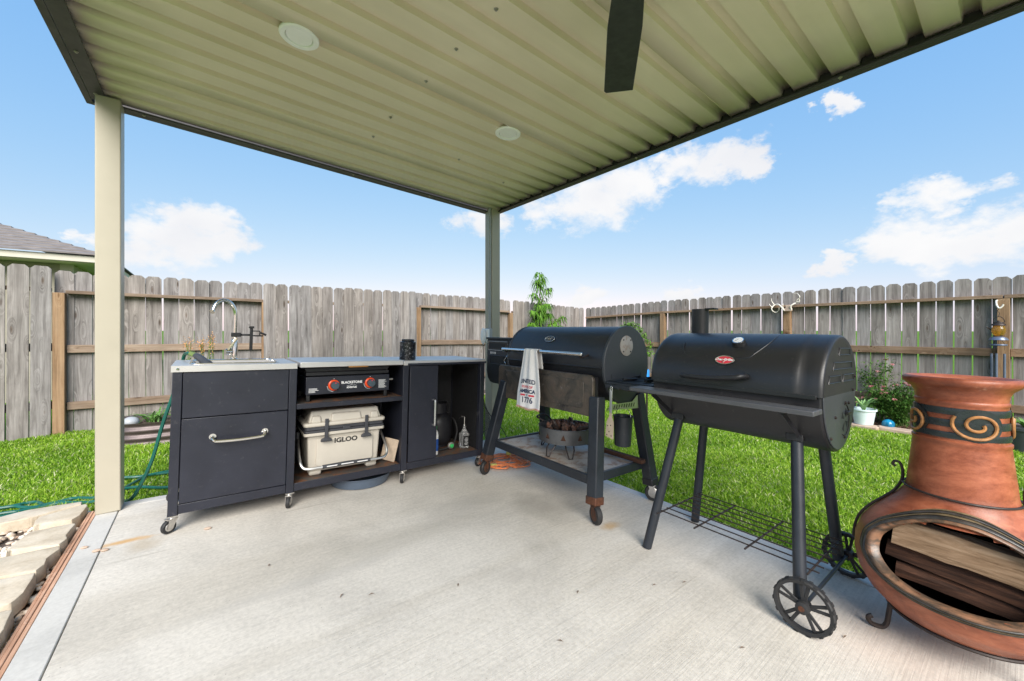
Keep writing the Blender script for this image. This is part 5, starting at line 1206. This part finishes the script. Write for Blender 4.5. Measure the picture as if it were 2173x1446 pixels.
log('firewood_log', 'pale split log lying across the chiminea mouth', LP(-.165, .125, .418), LP(.205, .12, .380), .085, .10, 'log')
log('firewood_log', 'reddish dark log under the pale split log', LP(-.185, .10, .340), LP(.20, .10, .290), .07, .06, 'charlog')
log('firewood_log', 'charred brown log lowest in the chiminea mouth', LP(-.16, .09, .268), LP(.19, .085, .240), .08, .055, 'charlog')

# ================================================================== GARDEN
def leaf(mb, p, d, ln, w, droop=.3, fold=.25):
    d = Vector(d).normalized(); s_ = d.cross(Vector((0, 0, 1)))
    if s_.length < 1e-3: s_ = Vector((1, 0, 0))
    s_.normalize(); nrm_ = s_.cross(d); p = Vector(p); m_ = p+d*ln*.5+nrm_*ln*.06; e = p+d*ln-Vector((0, 0, ln*droop))
    mb.add([p, m_-s_*w/2+nrm_*w*fold, m_, m_+s_*w/2+nrm_*w*fold, e], [(0, 2, 1), (0, 3, 2), (1, 2, 4), (2, 3, 4)])
gr_ = random.Random(21)
def rdir(up=.2): 
    a = gr_.uniform(0, 6.283); return Vector((math.cos(a), math.sin(a), gr_.uniform(-.5, .8)+up))
def strap(mb, p, a, ln, w, bend, n=6, rise=1.0):
    d = Vector((math.cos(a), math.sin(a), 0)); s_ = Vector((-d.y, d.x, 0)); P = Vector(p); V = []
    for i in range(n+1):
        t = i/n; q = P+d*ln*(t*.25+bend*t*t*.7)+Vector((0, 0, ln*(rise*t*.85-bend*t*t*t*.75))); ww = w*(.55+.9*t if t < .35 else (1-t)**.7*1.1)
        V += [q-s_*ww/2, q-Vector((0, 0, w*.12)), q+s_*ww/2]
    mb.add(V, [(i*3+j, i*3+j+1, i*3+j+4, i*3+j+3) for i in range(n) for j in range(2)])
# mulch bed and stone edging along the side fence
g = MB()
for i in range(24):
    y0 = -2.2+i*.37; y1 = y0+.37
    g.add([(6.76+.06*math.sin(y0*3), y0, -.145), (7.42, y0, -.125), (7.42, y1, -.125), (6.76+.06*math.sin(y1*3), y1, -.145)], [(0, 1, 2, 3)])
single('mulch_bed', g, 'dirt', None, None, (7.1, 2), tilt=False, z=0, kind='structure')
n = 2600; x = rng.uniform(6.80, 7.36, n); y = rng.uniform(-1.0, 3.2, n); scatter('bark_mulch', 'mulch', 'dark bark mulch in the bed below the side fence', 'mulch', x, y, -.137+rng.uniform(0, .02, n), .020, .35)
yy = 2.9; i = 0; ORD = ['nearest', 'second', 'third', 'fourth', 'fifth', 'sixth', 'seventh', 'eighth', 'ninth', 'tenth', 'eleventh', 'twelfth', 'thirteenth', 'fourteenth', 'fifteenth']; na = nb = 0
while yy > -1.7:
    ln = gr_.uniform(.26, .38); xx = 6.70+.06*math.sin(yy*3); pts = [(xx-.085+gr_.uniform(-.02, .02), yy-ln/2), (xx+.075, yy-ln/2+gr_.uniform(-.02, .02)), (xx+.085, yy+ln/2-.015), (xx+.01, yy+ln/2), (xx-.08, yy+ln/2-.02)]
    if yy > 1.27: lab_ = None
    else: lab_ = 'pinkish side bed edging stone, %s from the pale blue pot towards the chiminea' % ORD[nb]; nb += 1
    if lab_ is None: na += 1; lab_ = 'pinkish side bed edging stone, %s counting from its far end behind the grills' % (['first']+ORD[1:])[na-1]
    o = single('edging_stone', MB().prism(pts, 'z', -.03, .055), 'edgestone', lab_, 'stone', (xx, yy), group='edging stones along the side bed', tilt=False, z=-.165, bevel=.012)
    yy -= ln+.012
for i, xx in enumerate((3.55, 3.9, 4.27, 4.62, 5.0, 5.4, 5.8, 6.2)):
    o = single('edging_stone', MB().box(xx-.16, xx+.16, 6.05+.03*math.sin(i*2.1), 6.19+.03*math.sin(i*2.1), -.03, .06), 'edgestone', 'pinkish back bed edging stone, %s from its left end' % (['first']+ORD[1:])[i], 'stone', (xx, 6.12), group='edging stones along the back bed', tilt=False, z=lawn_z(xx)-.01, bevel=.012)
single('soil_bed', MB().box(3.3, 7.3, 6.2, 6.56, -.25, -.10), 'dirt', None, None, (5, 6.4), tilt=False, z=0, kind='structure')

# rose bush
def bush(name, label, cx, cy, z0, rx, ry, hgt, nl, lw, flowers, cat='bush', stems=16):
    t = Thing(name, label, cat, (cx, cy), tilt=False, z=0); st = MB(); lf = MB(); fl = MB()
    for i in range(stems):
        a = gr_.uniform(0, 6.28); q = gr_.uniform(.2, 1); tip = Vector((cx+rx*q*math.cos(a), cy+ry*q*math.sin(a), z0+hgt*gr_.uniform(.45, 1)*(1-.35*q*q)))
        b = Vector((cx+gr_.uniform(-.06, .06), cy+gr_.uniform(-.06, .06), z0)); mid = (b+tip)/2+Vector((0, 0, hgt*.12)); path = smooth_path([b, mid, tip], 6); st.tube(path, [.006*(1-.6*j/len(path)) for j in range(len(path))], 5)
        for j in range(nl//stems):
            f = gr_.uniform(.2, 1.0); pp = path[min(len(path)-1, int(f*(len(path)-1)))]+Vector((gr_.gauss(0, .05), gr_.gauss(0, .05), gr_.gauss(0, .035))); leaf(lf, pp, rdir(), gr_.uniform(.7, 1.3)*lw*1.9, lw*gr_.uniform(.7, 1.1))
        if i < flowers:
            for kk in range(9): leaf(fl, tip+Vector((gr_.gauss(0, .004), gr_.gauss(0, .004), 0)), rdir(.5), .036, .032, .15)
    t.part('stems', st, 'stem'); t.part('foliage', lf, 'leaf', flatshade=True, stuff=True)
    if flowers: t.part('blossoms', fl, 'petal_pink', flatshade=True)
    return t
bush('rose_bush', 'green rose bush with pink blossoms in the side bed', 7.02, 1.00, -.14, .26, .44, .60, 3400, .024, 20, stems=34)
bush('climbing_rose', 'sparse leafy rose shoots climbing up the side fence', 7.2, 1.22, -.12, .10, .26, 1.04, 640, .028, 3, stems=10)
bush('low_shrub', 'low green shrub in the side bed right of the rose bush', 7.08, .45, -.14, .2, .26, .40, 500, .02, 0, stems=12)
# potted agave
t = Thing('potted_agave', 'agave plant in a pale blue pot on the edging stones', 'potted plant', (6.70, 1.272), tilt=False, z=-.112)
t.part('pot', MB().lathe([(.075, 0), (.092, .006), (.115, .15), (.118, .178), (.132, .182), (.132, .200), (.120, .200), (.112, .17)], (6.70, 1.272, 0), 36), 'pot')
lf = MB()
for i in range(13): strap(lf, (6.70, 1.272, .17), i*2.4, gr_.uniform(.20, .31), .055, gr_.uniform(.15, .6), rise=gr_.uniform(.8, 1.05))
t.part('leaves', lf, 'agave')
t = Thing('glass_stone', 'teal blue glass garden stone beside the pale blue pot', 'ornament', (6.80, 1.055), tilt=False, z=-.135)
t.part('dome', MB().ell((6.80, 1.055, .045), .07, .065, .065, 20, 12), 'cobalt')
t = Thing('flower_pot', 'dark round pot with strappy leaves beyond the chiminea neck', 'potted plant', (6.60, .015), tilt=False, z=lawn_z(6.6))
t.part('pot', MB().lathe([(.085, 0), (.10, .005), (.125, .24), (.138, .245), (.138, .27), (.122, .27)], (6.60, .0, 0), 28), 'darkpot')
lf = MB()
for i in range(16): strap(lf, (6.60, .0, .25), i*2.4, gr_.uniform(.18, .30), .035, gr_.uniform(.3, .9), rise=.9)
t.part('leaves', lf, 'aloe')
single('landing_stone', MB().prism([(6.35, -.22), (6.8, -.25), (6.85, .30), (6.4, .32)], 'z', -.04, .03), 'border', 'pale flat stone under the dark flower pot', 'stone', (6.6, 0), tilt=False, z=lawn_z(6.6)-.02, bevel=.008)

# young willow-leaved tree in the back corner
t = Thing('young_tree', 'slender young tree with drooping narrow leaves by the fence corner', 'tree', (5.62, 6.25), tilt=False, z=0)
tr_ = MB(); lf = MB()
trunk = smooth_path([(5.62, 6.25, -.15), (5.60, 6.26, .6), (5.63, 6.24, 1.2), (5.60, 6.25, 1.7), (5.58, 6.25, 2.28)], 6); tr_.tube(trunk, [.018*(1-.8*j/len(trunk)) for j in range(len(trunk))], 7)
ends = [((5.60, 6.25, 1.15), (5.35, 6.2, 1.45)), ((5.60, 6.25, 1.25), (5.90, 6.3, 1.40)), ((5.61, 6.25, .95), (6.30, 6.25, 1.36)), ((5.60, 6.25, 1.5), (5.38, 6.25, 1.82)), ((5.60, 6.25, 1.55), (5.88, 6.25, 1.98)), ((5.60, 6.25, 1.7), (5.48, 6.25, 2.10)), ((5.60, 6.25, 1.9), (5.66, 6.25, 2.18)), ((5.60, 6.25, 1.0), (5.40, 6.3, 1.20)), ((5.6, 6.25, 1.85), (5.52, 6.2, 2.26)), ((5.6, 6.25, .9), (6.05, 6.15, 1.15)), ((5.6, 6.25, 1.3), (5.78, 6.2, 1.62)), ((5.6, 6.25, 1.2), (5.55, 6.2, 1.58))]
for a, b in ends:
    a, b = Vector(a), Vector(b); path = smooth_path([a, (a+b)/2+Vector((0, 0, .06)), b], 6); tr_.tube(path, [.007*(1-.7*j/len(path)) for j in range(len(path))], 5)
    for j in range(110 if b.z < 1.7 else 60):
        f = gr_.uniform(.25, 1); pp = path[min(len(path)-1, int(f*len(path)))]; aa = gr_.uniform(0, 6.28)
        d_ = Vector((math.cos(aa), math.sin(aa), gr_.uniform(-.3, .4))); q1 = pp+d_*.05; leaf(lf, pp, d_, gr_.uniform(.12, .20), .024, gr_.uniform(.5, 1.1), .1)
t.part('trunk', tr_, 'bark'); t.part('crown', lf, 'leaf_bright', flatshade=True, stuff=True)
# arching vine by the side fence
t = Thing('arching_vine', 'leafy vine arching across the side fence between the two grills', 'vine', (7.1, 4.8), tilt=False, z=0)
st = MB(); lf = MB()
path = smooth_path([(7.15, 4.62, -.15), (7.12, 4.60, .35), (7.1, 4.62, .70), (7.08, 4.72, .92), (7.06, 4.82, 1.08), (7.05, 4.98, 1.19), (7.05, 5.15, 1.18), (7.05, 5.30, 1.08)], 8); st.tube(path, .005, 5)
for q in path[14:]:
    for j in range(5): leaf(lf, q+Vector((gr_.gauss(0, .02), gr_.gauss(0, .03), gr_.gauss(0, .03))), rdir(0), gr_.uniform(.05, .10), .032, .4)
for j in range(60): leaf(lf, (7.08+gr_.gauss(0, .04), 4.70+gr_.gauss(0, .07), .60+gr_.gauss(0, .035)), rdir(0), gr_.uniform(.05, .09), .034, .4)
for j in range(90): leaf(lf, (7.08+gr_.gauss(0, .04), 5.18+gr_.gauss(0, .09), 1.08+gr_.gauss(0, .06)), rdir(0), gr_.uniform(.05, .09), .034, .4)
t.part('stem', st, 'stem'); t.part('foliage', lf, 'leaf_bright', flatshade=True, stuff=True)
t = Thing('drink_can', 'bright blue drink can glimpsed between the two grills', 'can', (4.6, 3.043), tilt=False, z=lawn_z(4.6))
t.part('stand', MB().cyl((4.6, 3.043, 0), (4.6, 3.043, .545), .012, n=10), 'iron')
t.part('can', MB().lathe([(.026, .546), (.032, .552), (.032, .70), (.027, .715), (.020, .72)], (4.6, 3.043, 0), 20), 'canblue')
# raised planter with strap leaves and tall orange flowers
t = Thing('raised_planter', 'oval brown corrugated metal planter with strap leaves behind the sink', 'planter', (-.05, 5.85), tilt=False, z=lawn_z(0))
prof = []
for i in range(25): z = .24*i/24; prof.append((z, .010*math.cos(2*math.pi*i/8)))
V = []; nA = 64
for (z, o_) in prof:
    for j in range(nA): a = 2*math.pi*j/nA; V.append((-.05+(.68+o_)*math.copysign(abs(math.cos(a))**.6, math.cos(a)), 5.85+(.33+o_)*math.copysign(abs(math.sin(a))**.6, math.sin(a)), z))
t.part('wall', MB().add(V, [(i*nA+j, i*nA+(j+1) % nA, (i+1)*nA+(j+1) % nA, (i+1)*nA+j) for i in range(24) for j in range(nA)]), 'planter', sharp=60)
t.part('soil', MB().add([(-.05+.67*math.copysign(abs(math.cos(2*math.pi*j/64))**.6, math.cos(2*math.pi*j/64)), 5.85+.32*math.copysign(abs(math.sin(2*math.pi*j/64))**.6, math.sin(2*math.pi*j/64)), .20) for j in range(64)], [tuple(range(64))]), 'dirt')
single('garden_globe', MB().ell((-.60, 5.74, .03), .07, .07, .055), 'outlet_grey', 'pale grey rounded stone at the left end of the planter', 'stone', (-.60, 5.74), tilt=False, z=lawn_z(0)+.20)
for (cx, cy, nl) in [(-.42, 5.80, 30), (-.20, 5.75, 26), (.10, 5.80, 20)]:
    q = Thing('strap_leaf_plant', {-.42: 'clump of long green strap leaves at the left end of the planter', -.20: 'clump of green strap leaves beside the sink cart edge', .10: 'strap leaf clump mostly hidden behind the sink cart'}[cx], 'plant', (cx, cy), 'strap leaf plants in the planter', tilt=False, z=lawn_z(0)+.20)
    lf = MB()
    for i in range(nl): strap(lf, (cx+gr_.gauss(0, .03), cy+gr_.gauss(0, .03), 0), gr_.uniform(0, 6.28), gr_.uniform(.18, .34), .024, gr_.uniform(.4, 1.1), rise=gr_.uniform(.7, 1.0))
    q.part('leaves', lf, 'aloe')
t = Thing('flowering_stems', 'tall stems with small orange flowers rising behind the sink', 'plant', (.02, 5.78), tilt=False, z=0)
st = MB(); fl = MB(); lf = MB()
for i in range(11):
    tip = Vector((.0+gr_.uniform(-.15, .17), 5.78+gr_.uniform(-.1, .1), gr_.uniform(.92, 1.09))); b = Vector((.02+gr_.gauss(0, .02), 5.78, .08))
    path = smooth_path([b, b*.55+tip*.45+Vector((gr_.gauss(0, .03), 0, .02)), tip], 6); st.tube(path, .0035, 5)
    for j in range(5): leaf(lf, path[int(gr_.uniform(.3, .8)*len(path))], rdir(.4), .07, .016, .2)
    for j in range(26): q = tip+Vector((gr_.gauss(0, .018), gr_.gauss(0, .02), gr_.gauss(-.03, .04))); leaf(fl, q, rdir(.5), .022, .011, .1)
t.part('stems', st, 'stem'); t.part('leaves', lf, 'leaf_bright', flatshade=True); t.part('flowers', fl, 'petal_orange', flatshade=True)

# antlers on the side fence
t = Thing('antlers', 'white deer antlers mounted on the side fence top rail', 'antlers', (7.25, 2.3), tilt=False, z=0)
def ant(pts, r0, r1): 
    P_ = smooth_path([(7.235-.02*math.sin(i*1.3), y, z) for i, (y, z) in enumerate(pts)], 5); return [tuple(q) for q in P_], [r0+(r1-r0)*i/(len(P_)-1) for i in range(len(P_))]
for pts, r0, r1 in [([(2.328, 1.399), (2.353, 1.445), (2.389, 1.484), (2.425, 1.50), (2.462, 1.496), (2.488, 1.468), (2.499, 1.43), (2.484, 1.392), (2.455, 1.375), (2.425, 1.386), (2.40, 1.414), (2.394, 1.447)], .013, .004), ([(2.471, 1.50), (2.495, 1.551), (2.503, 1.602)], .009, .002), ([(2.497, 1.45), (2.521, 1.49), (2.536, 1.514)], .009, .002), ([(2.345, 1.44), (2.341, 1.469), (2.339, 1.51)], .007, .002),
                    ([(2.233, 1.408), (2.233, 1.464), (2.199, 1.495), (2.164, 1.517), (2.134, 1.532), (2.131, 1.572), (2.117, 1.600), (2.134, 1.632), (2.164, 1.658), (2.202, 1.662)], .013, .003), ([(2.150, 1.525), (2.12, 1.519)], .009, .003), ([(2.165, 1.517), (2.150, 1.56), (2.135, 1.575)], .006, .002)]:
    P_, rr = ant(pts, r0, r1); t.part('antler', MB().tube(P_, rr, 8), 'antler')
t.part('skull_plate', MB().box(7.225, 7.262, 2.225, 2.34, 1.385, 1.43).box(7.235, 7.272, 2.25, 2.315, 1.43, 1.485), 'edgestone', bevel=.008)
# hanging kettle chime on the right post
t = Thing('kettle_wind_chime', 'amber glass kettle wind chime hanging on the right fence post', 'wind chime', (7.15, .185), tilt=False, z=0)
kx, ky = 7.15, .186
t.part('hook', MB().tube(smooth_path([(7.28, .20, 1.44), (7.20, .205, 1.43), (7.15, .200, 1.38), (7.145, .182, 1.345), (7.148, .160, 1.365), (7.15, .152, 1.388)], 5), .008, 8), 'antler')
t.part('chain', MB().tube([(kx, .182, 1.345), (kx, .195, 1.315), (kx, .18, 1.29), (kx, ky, 1.25)], .003, 6), 'iron')
t.part('bail', MB().tube([(kx, ky+.043*math.cos(R(a)), 1.185+.065*math.sin(R(a))) for a in range(0, 181, 15)], .0035, 6), 'iron')
t.part('kettle_lid', MB().lathe([(.052, 1.148), (.058, 1.15), (.052, 1.165), (.042, 1.172), (.040, 1.186), (.012, 1.19), (.010, 1.206)], (kx, ky, 0), 24), 'iron')
t.part('glass_body', MB().lathe([(.025, 1.028), (.042, 1.040), (.054, 1.075), (.054, 1.105), (.044, 1.140), (.038, 1.147)], (kx, ky, 0), 24), 'amber')
t.part('spout', MB().tube([(kx, ky+.048, 1.09), (kx, ky+.075, 1.12), (kx, ky+.09, 1.135)], .006, 6), 'iron')
t.part('upper_disc', MB().lathe([(.02, 1.028), (.06, 1.012), (.076, .985), (.074, .982), (.02, .99)], (kx, ky, 0), 28), 'steelblue')
t.part('lower_disc', MB().lathe([(.064, .938), (.066, .925), (.060, .918), (.02, .92)], (kx, ky, 0), 28), 'steelblue')
for a in (60, 180, 300): t.part('cord', MB().cyl((kx+.02*math.cos(R(a)), ky+.02*math.sin(R(a)), .985), (kx+.05*math.cos(R(a)), ky+.05*math.sin(R(a)), .935), .002, n=5), 'iron')
for a in (20, 92, 164, 236, 308):
    px_, py_ = kx+.052*math.cos(R(a)), ky+.052*math.sin(R(a)); t.part('chime_tube', MB().cyl((px_, py_, .868-.02*(a % 3)), (px_, py_, .50-.03*(a % 4)), .0105, n=12), 'steelblue'); t.part('cord', MB().cyl((px_, py_, .92), (px_, py_, .868), .0012, n=4), 'iron')
# bits lying on the slab
for (x, y, lab, sz_) in [(-.47, 2.885, 'small brown pebble on the pale slab border', .012), (-.415, 2.81, 'small grey twig end by the slab joint', .014), (-.385, 2.795, 'dry leaf scrap beside the twig by the slab joint', .013), (.02, 2.78, 'small pebble in front of the sink cart', .014)]:
    m_ = MB().ell((x, y, sz_*.4), sz_*1.3, sz_*.8, sz_*.5, 8, 6); single('debris', m_, 'edgestone', lab, 'debris', (x, y))
for i, (x, y) in enumerate([(.9, 1.55), (1.3, 1.2), (1.02, 1.05), (1.75, .95), (1.62, 1.02), (.55, 1.7), (.25, 2.2), (.45, 1.75), (1.55, .62), (1.9, .42)]):
    a = gr_.uniform(0, 6.28); m_ = MB(); leaf(m_, (x, y, .003), (math.cos(a), math.sin(a), .1), .028, .007, .05)
    o = single('dry_leaf', m_, 'bark', 'tiny dark dry leaf scrap on the slab ' + ['in front of the pellet grill', 'left of the charcoal grill', 'in the open middle near the front', 'just left of the charcoal grill leg', 'nearest the charcoal grill front leg', 'in front of the cooler, nearer the camera', 'closest to the sink cart', 'left of centre in the open slab', 'left of the near spoked wheel', 'between spoked wheel and chiminea foot'][i], 'leaf', (x, y), group='dry leaf scraps on the slab')
